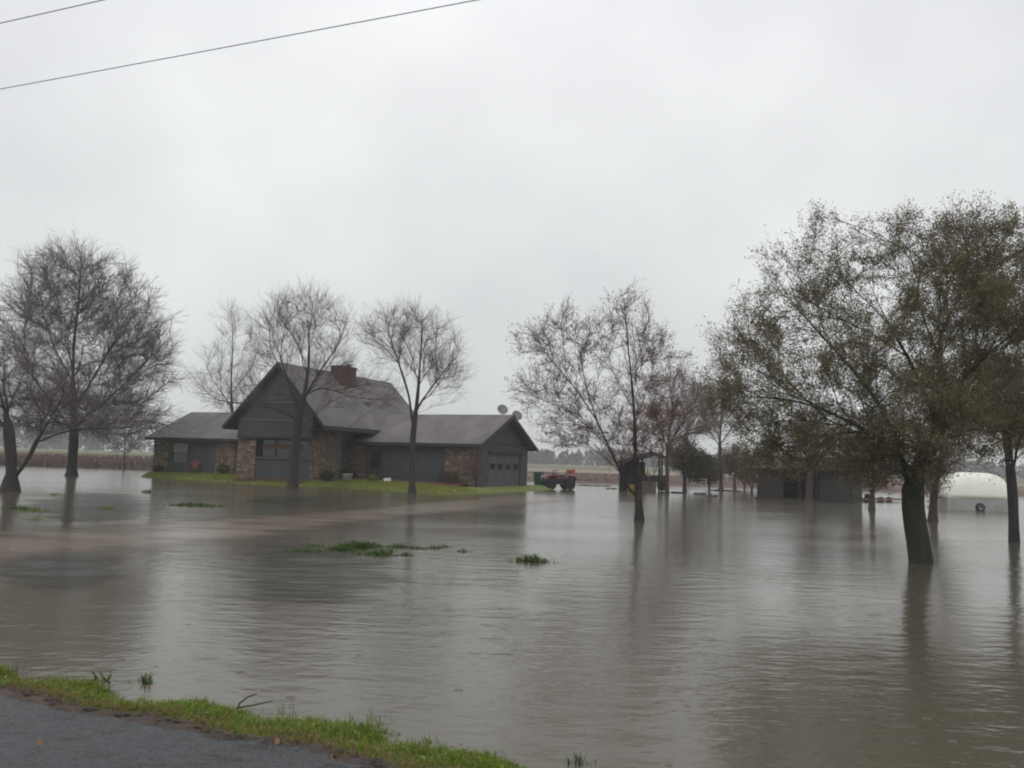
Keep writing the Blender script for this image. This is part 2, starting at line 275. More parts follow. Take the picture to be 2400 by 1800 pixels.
# ---------------------------------------------------------------- mesh helpers
def link(name, me, m=None, parent=None, loc=None):
    o = bpy.data.objects.new(name, me); COL.objects.link(o)
    if m is not None:
        for x in (m if isinstance(m, (list, tuple)) else [m]): me.materials.append(MAT[x])
    if parent is not None: o.parent = parent
    if loc is not None: o.location = loc
    return o
def tag(o, label=None, cat=None, group=None, kind=None):
    if label: o['label'] = label
    if cat: o['category'] = cat
    if group: o['group'] = group
    if kind: o['kind'] = kind
    return o
def empty(name, loc, rz=0.0, label=None, cat=None, group=None):
    o = bpy.data.objects.new(name, None); COL.objects.link(o); o.location = tuple(loc); o.rotation_euler = (0, 0, rz); o.empty_display_size = 0.2
    return tag(o, label, cat, group)
class MB:
    def __init__(s): s.v = []; s.f = []; s.smooth = []
    def add(s, v, f, smooth=False):
        k = len(s.v); s.v += [tuple(map(float, p)) for p in v]; s.f += [tuple(i+k for i in q) for q in f]; s.smooth += [smooth]*len(f); return s
    def box(s, x0, x1, y0, y1, z0, z1):
        return s.add([(x0, y0, z0), (x1, y0, z0), (x1, y1, z0), (x0, y1, z0), (x0, y0, z1), (x1, y0, z1), (x1, y1, z1), (x0, y1, z1)],
                     [(0, 3, 2, 1), (4, 5, 6, 7), (0, 1, 5, 4), (1, 2, 6, 5), (2, 3, 7, 6), (3, 0, 4, 7)])
    def prism(s, poly, d):
        """closed polygon (3-D points) pushed by the vector d"""
        n = len(poly); a = [np.array(p, float) for p in poly]; b = [p+np.array(d, float) for p in a]
        fs = [tuple(range(n))[::-1], tuple(range(n, 2*n))] + [(i, (i+1) % n, n+(i+1) % n, n+i) for i in range(n)]
        return s.add(a+b, fs)
    def tube(s, pts, rad, sides=8, cap=True):
        pts = [np.array(p, float) for p in pts]; n = len(pts)
        if not hasattr(rad, '__len__'): rad = [rad]*n
        vs = []; ref = np.array([0.3, 1.0, 0.1])
        for i, p in enumerate(pts):
            t = pts[min(i+1, n-1)] - pts[max(i-1, 0)]; t = t/(np.linalg.norm(t)+1e-9)
            a = np.cross(t, ref)
            if np.linalg.norm(a) < 0.15: a = np.cross(t, np.array([1.0, 0, 0.2]))
            a /= np.linalg.norm(a); b = np.cross(t, a)
            for k in range(sides):
                q = 2*PI*k/sides; vs.append(p + rad[i]*(a*math.cos(q)+b*math.sin(q)))
        fs = [(i*sides+k, i*sides+(k+1) % sides, (i+1)*sides+(k+1) % sides, (i+1)*sides+k) for i in range(n-1) for k in range(sides)]
        if cap: fs += [tuple(range(sides))[::-1], tuple((n-1)*sides+k for k in range(sides))]
        return s.add(vs, fs, True)
    def lathe(s, prof, axis='z', center=(0, 0, 0), sides=20):
        """profile of (radius, offset along axis)"""
        vs = []; c = np.array(center, float)
        for r, h in prof:
            for k in range(sides):
                q = 2*PI*k/sides; x, y = r*math.cos(q), r*math.sin(q)
                vs.append(c + (np.array([x, y, h]) if axis == 'z' else np.array([h, x, y]) if axis == 'x' else np.array([x, h, y])))
        n = len(prof)
        fs = [(i*sides+k, i*sides+(k+1) % sides, (i+1)*sides+(k+1) % sides, (i+1)*sides+k) for i in range(n-1) for k in range(sides)]
        fs += [tuple(range(sides))[::-1], tuple((n-1)*sides+k for k in range(sides))]
        return s.add(vs, fs, True)
    def build(s, name, m, parent=None, loc=None, bevel=0.0):
        me = bpy.data.meshes.new(name); me.from_pydata(s.v, [], s.f); me.update()
        me.polygons.foreach_set('use_smooth', s.smooth)
        bm = bmesh.new(); bm.from_mesh(me)
        bmesh.ops.recalc_face_normals(bm, faces=bm.faces)
        if bevel: bmesh.ops.bevel(bm, geom=list(bm.edges), offset=bevel, segments=2, affect='EDGES', profile=0.6)
        bm.to_mesh(me); bm.free()
        return link(name, me, m, parent, loc)
def fast_mesh(name, verts, faces, mats, mi=None, smooth=True, parent=None, loc=None):
    """numpy arrays; faces is (N,3) or (N,4) or a list of such blocks sharing the verts"""
    blocks = faces if isinstance(faces, list) else [faces]
    me = bpy.data.meshes.new(name); verts = np.asarray(verts, np.float32)
    me.vertices.add(len(verts)); me.vertices.foreach_set('co', verts.ravel())
    idx = np.concatenate([b.ravel() for b in blocks]).astype(np.int32)
    tot = np.concatenate([np.full(len(b), b.shape[1], np.int32) for b in blocks]); st = np.concatenate([[0], np.cumsum(tot)[:-1]]).astype(np.int32)
    me.loops.add(len(idx)); me.loops.foreach_set('vertex_index', idx)
    me.polygons.add(len(tot)); me.polygons.foreach_set('loop_start', st); me.polygons.foreach_set('loop_total', tot)
    if mi is not None: me.polygons.foreach_set('material_index', np.asarray(mi, np.int32))
    me.polygons.foreach_set('use_smooth', np.full(len(tot), smooth))
    me.update(calc_edges=True); me.validate()
    return link(name, me, mats, parent, loc)
def seg_tubes(p0, p1, r0, r1, sides):
    d = p1-p0; d = d/(np.linalg.norm(d, axis=1, keepdims=True)+1e-9)
    ref = np.where(np.abs(d[:, 2:3]) > 0.9, np.array([[1.0, 0, 0]]), np.array([[0, 0, 1.0]]))
    a = np.cross(d, ref); a /= np.linalg.norm(a, axis=1, keepdims=True)+1e-9; b = np.cross(d, a)
    N = len(p0); vs = np.zeros((N, 2, sides, 3))
    for k in range(sides):
        q = 2*PI*k/sides; o = a*math.cos(q)+b*math.sin(q)
        vs[:, 0, k] = p0+o*r0[:, None]; vs[:, 1, k] = p1+o*r1[:, None]
    base = (np.arange(N)*2*sides)[:, None]; fs = []
    for k in range(sides):
        k2 = (k+1) % sides; fs.append(np.concatenate([base+k, base+k2, base+sides+k2, base+sides+k], 1))
    return vs.reshape(-1, 3), np.stack(fs, 1).reshape(-1, 4)
def blades(pos, h, w, lean, az=None):
    """bent grass blades; every blade is an island of a quad and a triangle"""
    N = len(pos); az = RNG.uniform(0, 2*PI, N) if az is None else az
    fa = RNG.uniform(0, 2*PI, N); side = np.stack([np.cos(fa), np.sin(fa), np.zeros(N)], 1)*(w/2)[:, None]
    ld_ = np.stack([np.cos(az), np.sin(az), np.zeros(N)], 1)*(lean*h)[:, None]
    up = np.zeros((N, 3)); up[:, 2] = h
    v = np.stack([pos-side, pos+side, pos+ld_*0.35+up*0.6+side*0.75, pos+ld_*0.35+up*0.6-side*0.75, pos+ld_+up*np.clip(1-lean*0.35, 0.3, 1)[:, None]], 1)
    b = (np.arange(N)*5)[:, None]
    return v.reshape(-1, 3), [np.concatenate([b, b+1, b+2, b+3], 1), np.concatenate([b+3, b+2, b+4], 1)]
def leaf_quads(c, size, flat=0.0):
    N = len(c); a = RNG.normal(size=(N, 3)); a[:, 2] *= 1-flat; a /= np.linalg.norm(a, axis=1, keepdims=True)
    t = RNG.normal(size=(N, 3)); b = np.cross(a, t); b /= np.linalg.norm(b, axis=1, keepdims=True)+1e-9
    s = size[:, None]
    v = np.stack([c-a*s, c-b*s*0.45, c+a*s, c+b*s*0.45], 1); q = (np.arange(N)*4)[:, None]
    return v.reshape(-1, 3), np.concatenate([q, q+1, q+2, q+3], 1)

# ---------------------------------------------------------------- the setting: ground, water, road, verge, fields
MB().add([(-900, -25, -0.7), (900, -25, -0.7), (900, 900, -0.7), (-900, 900, -0.7)], [(0, 1, 2, 3)]).build('ground', 'lake_bed')['kind'] = 'structure'
MB().add([(-700, -20, 0), (700, -20, 0), (700, 140, 0), (-700, 140, 0)], [(0, 1, 2, 3)]).build('flood_water', 'flood_water')['kind'] = 'structure'
def field():
    xs = np.concatenate([np.linspace(-890, -160, 20), np.linspace(-150, 150, 61), np.linspace(160, 890, 20)])
    rows = [(90, -0.4), (92, 0.1), (94.5, 0.72), (97, 0.95), (105, 1.02), (130, 1.1), (180, 1.25), (260, 1.7), (400, 2.3), (640, 2.6), (890, 2.8)]
    v = []
    for Y, z in rows:
        for x in xs:
            k = 0.25*math.sin(x*0.21)+0.3*math.sin(x*0.07+1)
            v.append((x, Y+k+(-3.0 if x < -30 else 0), z+(0.05*math.sin(x*0.5+Y) if z > 0 else 0)))
    n = len(xs); f = [(j*n+i, j*n+i+1, (j+1)*n+i+1, (j+1)*n+i) for j in range(len(rows)-1) for i in range(n-1)]
    MB().add(v, f, True).build('field', 'field_cover')['kind'] = 'structure'
field()
def crop():
    N = 34000
    x = np.concatenate([RNG.uniform(-150, -28, N), RNG.uniform(-14, 80, N//2)]); M = len(x); left = x < -20
    y = np.where(left, RNG.uniform(87.5, 97, M), RNG.uniform(92.3, 97.5, M))
    zb = np.where(left, 0.0+np.clip((y-89)/6, 0, 1)*0.5, np.clip((y-92)/4, 0, 1)*0.75)
    h = np.where(left, RNG.uniform(0.75, 1.12, M), RNG.uniform(0.12, 0.32, M))
    v, f = blades(np.stack([x, y, zb], 1), h, RNG.uniform(0.03, 0.07, M), RNG.uniform(0, 0.25, M))
    K = 7000; xt = RNG.uniform(-150, -28, K); yt = RNG.uniform(92, 97, K)
    v2, f2 = blades(np.stack([xt, yt, np.full(K, 1.25)], 1), RNG.uniform(0.12, 0.3, K), RNG.uniform(0.03, 0.06, K), RNG.uniform(0.1, 0.6, K))
    o = fast_mesh('dry_crop', np.concatenate([v, v2]), f+[q+len(v) for q in f2], ['crop', 'crop_tip'], np.concatenate([np.zeros(2*M), np.ones(2*K)]), False)
    tag(o, 'brown band of dry crop stalks along the far edge of the flood', 'crop', kind='stuff')
crop()
def far_wood():
    P = []; H = []
    for i in range(1500):
        x = random.uniform(-430, 430); y = random.uniform(395, 450)
        top = 7.0 + 1.2*math.sin(x*0.03) + 0.8*math.sin(x*0.11+2)
        if x < -95: top += min(8, (-95-x)*0.06)
        hh = top*random.uniform(0.7, 1.05); rad = hh*random.uniform(0.28, 0.45)
        k = 55
        t = RNG.uniform(0, 1, k); a = RNG.uniform(0, 2*PI, k); r = rad*np.sqrt(RNG.uniform(0, 1, k))*np.sin(PI*np.clip(t*0.85+0.15, 0, 1))
        P.append(np.stack([x+r*np.cos(a), y+r*np.sin(a), 2.2+hh*t], 1))
    c = np.concatenate(P); v, f = leaf_quads(c, RNG.uniform(0.5, 1.3, len(c)))
    o = fast_mesh('far_wood', v, f, 'far_wood', None, False)
    tag(o, 'grey line of far woods fading into the rain haze', 'wood', kind='stuff')
far_wood()

def wob(s, a=0.05, seed=0.0): return a*(math.sin(s*2.1+seed)+0.6*math.sin(s*5.3+1.7*seed+1)+0.45*math.sin(s*11.7+seed*3))
def strip(name, t0, t1, z0, z1, m, s0=-40, s1=30, n=900, rows=8, zf=None):
    v = []; 
    for i in range(n+1):
        s = s0+(s1-s0)*i/n
        for j in range(rows+1):
            k = j/rows; t = t0(s)*(1-k)+t1(s)*k; z = z0*(1-k)+z1*k + (zf(s, k) if zf else 0)
            v.append(road(s, t, z))
    f = [(i*(rows+1)+j, (i+1)*(rows+1)+j, (i+1)*(rows+1)+j+1, i*(rows+1)+j+1) for i in range(n) for j in range(rows)]
    o = MB().add(v, f, True).build(name, m); o['kind'] = 'structure'; return o
edge_road = lambda s: 3.56+wob(s, 0.035, 1.0)+(0.06 if -3.1 < s < -2.55 else 0)
edge_sh = lambda s: edge_road(s)+0.085+wob(s, 0.04, 4.0)
edge_water = lambda s: 4.78+0.06*max(-3.0, min(3.0, s+4))+wob(s, 0.05, 2.0)
strip('road', lambda s: -4.5, edge_road, 0.262, 0.25, 'wet_asphalt', rows=20)
strip('road_shoulder', lambda s: edge_road(s)-0.06, lambda s: edge_sh(s)+0.05, 0.256, 0.238, 'shoulder', rows=5, zf=lambda s, k: (0.012*math.sin(s*23)*math.sin(k*3)+0.01*math.sin(s*41+k*5)) if k > 0.25 else -0.012*(1-k*4))
def vz(s, k): return 0.03*math.sin(s*6.1+k*4)*math.sin(PI*k)
strip('verge', lambda s: edge_sh(s)+0.02, lambda s: edge_water(s)+0.35, 0.238, -0.16, 'verge_soil', rows=10, zf=vz)
def verge_grass():
    N = 60000; s = RNG.uniform(-9, 1.5, N); k = RNG.uniform(0, 1, N)**0.9
    pos = np.zeros((N, 3)); h = np.zeros(N); mi = np.zeros(N, int)
    nz = RNG.uniform(0, 1, N)
    for i in range(N):
        kk = k[i]*0.76; a = edge_sh(s[i])-0.02; b = edge_water(s[i])+0.35
        pos[i] = road(s[i], a*(1-kk)+b*kk, 0.238*(1-kk)-0.16*kk+vz(s[i], kk))
        patch = 0.5+0.5*math.sin(s[i]*3.7+kk*5)*math.sin(s[i]*1.3+kk*9+2)
        h[i] = (0.022+0.026*min(1, kk*2.5))*(0.5+1.1*nz[i]**2)*(0.6+0.8*patch)
        mi[i] = 1 if RNG.uniform() < (0.6*math.exp(-kk*16)+0.02+0.05*patch) else 0
    cl = np.sin(pos[:, 0]*9+pos[:, 1]*5)*np.sin(pos[:, 1]*11-pos[:, 0]*4)+0.6*np.sin(pos[:, 0]*23)*np.sin(pos[:, 1]*19); h *= 1+0.45*np.clip(cl, -1, 1)
    keep = ~((k < 0.12) & (nz > 0.55)); pos, h, mi = pos[keep], h[keep], mi[keep]; M = len(pos)
    v, f = blades(pos, h, RNG.uniform(0.006, 0.013, M), RNG.uniform(0.2, 1.3, M))
    o = fast_mesh('verge_grass', v, f, ['blade', 'straw'], np.concatenate([mi, mi]), False)
    tag(o, 'wet green grass verge with straw along the road edge', 'grass', kind='stuff')
verge_grass()
def verge_mud():
    mb = MB()
    for i in range(420):
        sv = random.uniform(-8, 1); tv = edge_sh(sv)+random.gauss(-0.02, 0.035); rr = random.uniform(0.006, 0.022)
        c = road(sv, tv, 0.246+rr*0.2); vs = []
        for k in range(6):
            q = 2*PI*k/6; vs.append(c+np.array([rr*math.cos(q)*random.uniform(0.8, 1.6), rr*math.sin(q)*random.uniform(0.6, 1.1), 0]))
        vs.append(c+np.array([0, 0, rr*random.uniform(0.5, 0.9)])); mb.add(vs, [(k, (k+1) % 6, 6) for k in range(6)], True)
    tag(mb.build('gravel', 'shoulder'), 'dark crumbled gravel and mud along the asphalt edge', 'gravel', kind='stuff')
    N = 2200; sv = RNG.uniform(-8, 1, N); pos = np.array([road(a, edge_sh(a)+RNG.normal(0.07, 0.06), 0.243) for a in sv])
    v, f = blades(pos, RNG.uniform(0.02, 0.06, N), RNG.uniform(0.004, 0.01, N), RNG.uniform(1.5, 3.0, N))
    tag(fast_mesh('dead_straw', v, f, 'straw', None, False), 'flattened tan straw lying between asphalt and green verge', 'straw', kind='stuff')
verge_mud()
def driveway():
    L1 = [(-420, 1283), (0, 1249), (343, 1227), (560, 1213), (785, 1199), (988, 1181), (1130, 1165), (1236, 1156)]
    L2 = [(-420, 1400), (0, 1322), (343, 1292), (560, 1262), (785, 1232), (988, 1206), (1170, 1188), (1320, 1172)]
    def res(Lp, n=60):
        p = np.array([on_z(*q, 0.004)[:2] for q in Lp]); t = np.linspace(0, len(p)-1, n)
        return np.stack([np.interp(t, range(len(p)), p[:, 0]), np.interp(t, range(len(p)), p[:, 1])], 1)
    A, B = res(L1), res(L2); R = 10; v = []; uvs = []
    for a, b in zip(A, B):
        for j in range(R+1):
            k = j/R*1.3-0.15; q = a*(1-k)+b*k; v.append((q[0], q[1], 0.004)); uvs.append(1.0-abs(j/R-0.5)*2)
    f = [(i*(R+1)+j, (i+1)*(R+1)+j, (i+1)*(R+1)+j+1, i*(R+1)+j+1) for i in range(len(A)-1) for j in range(R)]
    o = MB().add(v, f).build('driveway', 'silty_gravel'); o['kind'] = 'structure'
    uv = o.data.uv_layers.new(name='UVMap')
    for lp in o.data.loops: uv.data[lp.index].uv = (min(1, uvs[lp.vertex_index]*1.8), 0)
driveway()
def dark_water_patch(px0, px1, py0, py1, skew=0.0):  # sheet on the water: drowned grass plus painted dark reflection
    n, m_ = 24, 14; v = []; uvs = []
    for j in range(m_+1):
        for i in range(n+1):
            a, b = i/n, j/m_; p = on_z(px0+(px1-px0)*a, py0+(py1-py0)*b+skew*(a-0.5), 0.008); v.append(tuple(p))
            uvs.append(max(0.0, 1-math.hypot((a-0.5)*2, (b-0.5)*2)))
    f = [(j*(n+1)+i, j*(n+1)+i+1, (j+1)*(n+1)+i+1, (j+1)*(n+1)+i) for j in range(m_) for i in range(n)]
    o = MB().add(v, f).build('grass_and_reflection', 'grass_and_reflection'); o['kind'] = 'structure'
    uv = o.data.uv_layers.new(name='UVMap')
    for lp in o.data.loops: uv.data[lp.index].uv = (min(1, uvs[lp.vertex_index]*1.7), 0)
dark_water_patch(500, 980, 1262, 1430); dark_water_patch(-60, 330, 1275, 1400, -20); dark_water_patch(20, 420, 1140, 1236); dark_water_patch(560, 840, 1158, 1192)  # first and last stand where the house reflects, its darkness put in colour

# lawn mound of the house, in house coordinates
LE = [(-16.0, 6.5), (-15.0, 3.9), (-14.2, 3.0), (-11, 2.5), (-8, 2.2), (-4.7, 1.0), (-3.4, 0.0), (0, -0.2), (2.2, -0.05), (3.3, 1.6), (6.3, 1.0), (9, -0.4), (10.7, -1.2), (12.6, -1.4), (13.6, -0.6), (14.0, 3), (13.3, 7.5), (13.0, 9)]
def lawn_front(u): return float(np.interp(u, [p[0] for p in LE], [p[1] for p in LE]))
def base_z(u): return float(np.interp(u, [-15, -4, 2, 8, 12.5, 15], [0.36, 0.44, 0.42, 0.36, 0.22, 0.02]))
def lawn_z(u, v):
    d = v - lawn_front(u); top = base_z(u)*min(1, max(-0.3, (u+15.3)/0.7), max(-0.4, (13.75-u-0.09*max(0, v))/0.8))
    z = -0.2+0.2*min(1, max(0, (d+0.4)/0.4)) if d < 0 else top*(1-math.exp(-d/0.5))
    if u > 12: z -= (u-12)*0.04
    return z+0.02*math.sin(u*1.7)*math.sin(v*2.3+u)
def lawn():
    us = np.linspace(-16.6, 15.5, 131); vs = np.linspace(-3.6, 15.5, 97)
    v = [house_pt(u, w, lawn_z(u, w)) for w in vs for u in us]; n = len(us)
    f = [(j*n+i, j*n+i+1, (j+1)*n+i+1, (j+1)*n+i) for j in range(len(vs)-1) for i in range(n-1)]
    MB().add(v, f, True).build('lawn', 'lawn_soil')['kind'] = 'structure'
    N = 26000; P = []
    for _ in range(N):
        u = random.uniform(-15.4, 14.6); d = random.uniform(-0.12, 3.2)**1.0; w = lawn_front(u)+d; P.append(house_pt(u, w, lawn_z(u, w)))
    v, f = blades(np.array(P), RNG.uniform(0.04, 0.13, N), RNG.uniform(0.02, 0.05, N), RNG.uniform(0.2, 1.0, N))
    o = fast_mesh('lawn_grass', v, f, 'lawn_blade', None, False); tag(o, 'bright green lawn strip above water in front of the house', 'grass', kind='stuff')
lawn()

# ---------------------------------------------------------------- the house
house = empty('house', HO, -TH, 'low grey house with steep central gable, stone piers and brick chimney on lawn', 'house')
FL = 0.18
def stones(mb, x0, x1, z0, z1, y, depth=0.06, axis='x', sgn=-1, seed=0):
    """random ashlar proud of a wall at y; axis x: wall runs along x facing -y; axis y: runs along y facing +x at x=y"""
    rn = random.Random(seed); z = z0
    while z < z1-0.03:
        h = min(rn.uniform(0.09, 0.22), z1-z); x = x0
        if z1-(z+h) < 0.06: h = z1-z
        while x < x1-0.02:
            w = min(rn.uniform(0.12, 0.45), x1-x)
            if x1-(x+w) < 0.1: w = x1-x
            d = depth*rn.uniform(0.45, 1.0); g = 0.012
            if axis == 'x': mb.box(x+g, x+w-g, y-d, y+0.02, z+g, z+h-g)
            else: mb.box(y-0.02, y+d, x+g, x+w-g, z+g, z+h-g)
            x += w
        z += h
def pier(x0, x1, z0, z1, y, axis='x', t=0.12, seed=0):
    c = MB()
    if axis == 'x': c.box(x0, x1, y, y+t, z0, z1)
    else: c.box(y-t, y, x0, x1, z0, z1)
    core = c.build('stone_pier', 'mortar', house)
    st = MB(); stones(st, x0, x1, z0, z1, y, 0.07, axis, seed=seed); st.build('stone_facing', 'stone', core)
def wall(bx, m='siding'): MB().box(*bx).build('wall', m, house)
# main block: u -3.4..2.2, v 0.6..13 ; upper gable jetties to v 0.3
MU0, MU1, MV0, MV1 = -3.4, 2.2, 0.6, 12.7
RU, RZ = -0.15, 7.55; EL, ER = (-4.15, 3.62), (3.62, 3.66)          # ridge, left and right eave (u, z)
slL = (RZ-EL[1])/(RU-EL[0]); slR = (RZ-ER[1])/(ER[0]-RU)
zl = lambda u: RZ-(RU-u)*slL if u < RU else RZ-(u-RU)*slR
b = MB(); b.box(MU0, -2.0, MV0, 1.0, FL, 2.88); b.box(-2.0, MU1, MV0+0.02, 1.0, FL, 1.6); b.box(1.95, MU1, MV0, 1.0, 1.6, 2.88)   # front lower wall round the recess
b.box(MU0, MU0+0.2, 1.0, MV1, FL, 3.9); b.box(MU1-0.2, MU1, 1.0, MV1, FL, 4.0); b.box(MU0+0.2, MU1-0.2, MV1-0.2, MV1, FL, 4.0)
b.build('wall', 'siding', house)
g = MB(); g.prism([(MU0+0.1, 0.3, 2.86), (MU1+0.25, 0.3, 2.86), (MU1+0.25, 0.3, zl(MU1+0.25)-0.14), (RU, 0.3, RZ-0.2), (MU0+0.1, 0.3, zl(MU0+0.1)-0.14)], (0, 0.5, 0))
g.build('gable_wall', 'gable_siding', house)
g = MB(); g.prism([(MU0+0.2, MV1-0.19, 4.0), (MU1-0.2, MV1-0.19, 4.0), (MU1, MV1-0.19, zl(MU1)-0.14), (RU, MV1-0.19, RZ-0.2), (MU0, MV1-0.19, zl(MU0)-0.14)], (0, 0.18, 0)); g.build('gable_wall', 'gable_siding', house)
MB().box(MU0+0.08, MU1+0.27, 0.27, 0.297, 2.84, 3.0).build('trim_band', 'trim', house)
MB().box(MU0+0.3, MU1+0.05, 0.27, 0.297, 3.95, 4.03).build('trim_band', 'pale_trim', house)
lv = MB().box(-0.9, 1.15, 0.25, 0.297, 4.55, 5.35).build('gable_louvre', 'gable_siding', house)
sl = MB(); sl.box(-0.98, 1.23, 0.2, 0.247, 5.0, 5.09); sl.box(-0.98, 1.23, 0.2, 0.247, 5.3, 5.36); sl.build('louvre_slat', 'pale_trim', lv)
MB().box(-0.98, 1.23, 0.18, 0.247, 4.93, 4.997).build('louvre_slat', 'soffit', lv)
# recessed front window
wf = MB(); wf.box(-2.0, 1.95, 0.85, 0.93, 1.6, 1.72); wf.box(-2.0, 1.95, 0.85, 0.93, 2.74, 2.86); wf.box(-2.0, -1.9, 0.85, 0.93, 1.72, 2.74); wf.box(1.85, 1.95, 0.85, 0.93, 1.72, 2.74)
wf.box(0.55, 0.63, 0.85, 0.93, 1.72, 2.74); wf.box(-0.75, -0.67, 0.85, 0.93, 1.72, 2.74)
wo = wf.build('window', 'trim', house)
MB().box(-1.9, 1.85, 0.91, 0.925, 1.72, 2.74).build('pane', 'glass', wo)
MB().box(-1.75, 1.3, 0.86, 0.905, 2.2, 2.5).build('curtain', 'curtain', wo); MB().box(-2.05, 2.0, 0.5, 0.618, 1.601, 1.66).build('sill', 'pale_trim', wo)
pier(MU0-0.05, -2.0, FL, 2.84, MV0, 'x', seed=1)
pier(MV0-0.02, 3.6, FL, 3.55, MU1+0.02, 'y', seed=2)
# roofs
def slab(a, b_, c, d, th, name='roof', m='shingle'):
    """roof plane through four corners with thickness below"""
    n = np.cross(np.array(b_)-np.array(a), np.array(d)-np.array(a)); n = n/np.linalg.norm(n)
    if n[2] < 0: n = -n
    mb = MB().prism([a, b_, c, d], -n*th); return mb.build(name, m, house)
V0, V1 = -0.12, 13.0
slab((RU, V0, RZ), (RU, V1, RZ), (EL[0], V1, EL[1]), (EL[0], V0, EL[1]), 0.12)
slab((RU+0.004, V0, RZ), (RU+0.004, V1, RZ), (ER[0], V1, ER[1]), (ER[0], V0, ER[1]), 0.12)
for (ue, ze) in (EL, ER):                                            # barge boards and eave boards
    sg = -1 if ue < 0 else 1
    for vv in (V0-0.03, V1+0.002):
        MB().prism([(RU, vv, RZ-0.02), (ue, vv, ze-0.02), (ue, vv, ze-0.26), (RU, vv, RZ-0.27)], (0, 0.027, 0)).build('barge_board', 'trim', house)
    MB().box(min(ue, ue+0.03*sg), max(ue, ue+0.03*sg), V0-0.03, V1, ze-0.26, ze-0.04).build('fascia', 'trim', house)
    MB().prism([(ue-0.03*sg, V0, ze-0.25), (MU0 if sg < 0 else MU1, V0, ze-0.25 + (0.0)), (MU0 if sg < 0 else MU1, V0, ze-0.2), (ue-0.03*sg, V0, ze-0.2)], (0, V1-V0, 0)).build('soffit', 'soffit', house)
# garage wing
GU, GVW, GVE, GRV, GZR, GZE = 11.3, 4.75, 4.3, 8.95, 4.92, 2.86
GVB = 13.2; GEND = 11.85
b = MB(); b.box(MU1, 3.75, GVW, GVW+0.2, FL-0.05, 2.95); b.box(3.75, 4.6, GVW, GVW+0.2, FL-0.05, 1.05); b.box(3.75, 4.6, GVW, GVW+0.2, 2.35, 2.95); b.box(4.6, GU, GVW, GVW+0.2, FL-0.2, 2.95)
b.box(MU1, GU, 12.6, 12.8, FL-0.3, 2.95); b.build('wall', 'siding', house)
sl_g = (GZR-GZE)/(GRV-GVE)
g = MB(); g.prism([(GU-0.2, GVW+0.2, 2.45), (GU-0.2, 12.6, 2.45), (GU-0.2, 12.6, GZR-(12.6-GRV)*sl_g-0.12), (GU-0.2, GRV, GZR-0.16), (GU-0.2, GVW+0.2, GZR-(GRV-GVW-0.2)*sl_g-0.12)], (0.2, 0, 0)); g.build('gable_wall', 'gable_siding', house)
MB().box(GU, GU+0.05, GVW+0.1, 12.7, 2.95, 3.1).build('trim_band', 'trim', house)
wall((GU-0.2, GU, GVW+0.2, 6.6, -0.2, 2.45)); wall((GU-0.2, GU, 11.6, 12.6, -0.2, 2.45))
gd = MB()
gd.box(GU-0.16, GU-0.1, 6.6, 11.6, -0.1, 2.45)
for r in range(4):
    for c in range(4):
        if r == 2: continue
        gd.box(GU-0.1, GU-0.075, 6.7+c*1.23, 7.78+c*1.23, 0.02+r*0.61, 0.53+r*0.61)
gdo = gd.build('garage_door', 'door_paint', house)
for c in range(4):
    fr = MB().box(GU-0.1, GU-0.06, 6.78+c*1.23, 7.7+c*1.23, 1.3, 1.78).build('window_frame', 'door_paint', gdo)
    MB().box(GU-0.06, GU-0.055, 6.88+c*1.23, 7.6+c*1.23, 1.36, 1.72).build('pane', 'glass', gdo)
MB().box(GU, GU+0.12, 6.45, 11.75, 2.32, 2.46).build('door_header', 'soffit', house)
slab((MU1+0.3, GRV, GZR), (GEND, GRV, GZR), (GEND, GVE, GZE), (MU1-0.02, GVE, GZE), 0.1)
slab((MU1+0.3, GRV+0.004, GZR), (GEND, GRV+0.004, GZR), (GEND, GVB, GZE), (MU1-0.02, GVB, GZE), 0.1)
for ve, e in ((GVE, -1), (GVB, 1)):
    MB().box(MU1+0.01, GEND+0.02, min(ve, ve+0.03*e), max(ve, ve+0.03*e), GZE-0.2, GZE-0.03).build('fascia', 'trim', house)
    MB().prism([(GEND+0.002, GRV, GZR-0.01), (GEND+0.002, ve, GZE-0.01), (GEND+0.002, ve, GZE-0.24), (GEND+0.002, GRV, GZR-0.25)], (0.03, 0, 0)).build('barge_board', 'trim', house)
MB().box(MU1+0.01, GEND-0.05, GVE+0.01, GVW, GZE-0.16, GZE-0.13).build('soffit', 'soffit', house)
pier(2.24, 3.4, FL, 2.7, GVW, 'x', seed=4); pier(9.2, GU, FL-0.1, 2.7, GVW, 'x', seed=5)
def window(x0, x1, z0, z1, y, blind=0.0):
    f = MB(); e = 0.07
    f.box(x0, x1, y-0.03, y+0.06, z0, z0+e); f.box(x0, x1, y-0.03, y+0.06, z1-e, z1); f.box(x0, x0+e, y-0.03, y+0.06, z0+e, z1-e); f.box(x1-e, x1, y-0.03, y+0.06, z0+e, z1-e)
    f.box(x0+e, x1-e, y-0.02, y+0.06, (z0+z1)/2-0.03, (z0+z1)/2+0.03)
    w = f.build('window', 'trim', house)
    MB().box(x0+e, x1-e, y+0.03, y+0.045, z0+e, z1-e).build('pane', 'glass', w)
    if blind: MB().box(x0+e+0.02, x1-e-0.02, y+0.005, y+0.025, z1-e-(z1-z0)*blind, z1-e).build('blind', 'blind', w)
    MB().box(x0-0.05, x1+0.05, y-0.07, y-0.031, z0-0.05, z0+0.01).build('sill', 'pale_trim', w)
window(3.75, 4.6, 1.05, 2.35, GVW, 0.0)
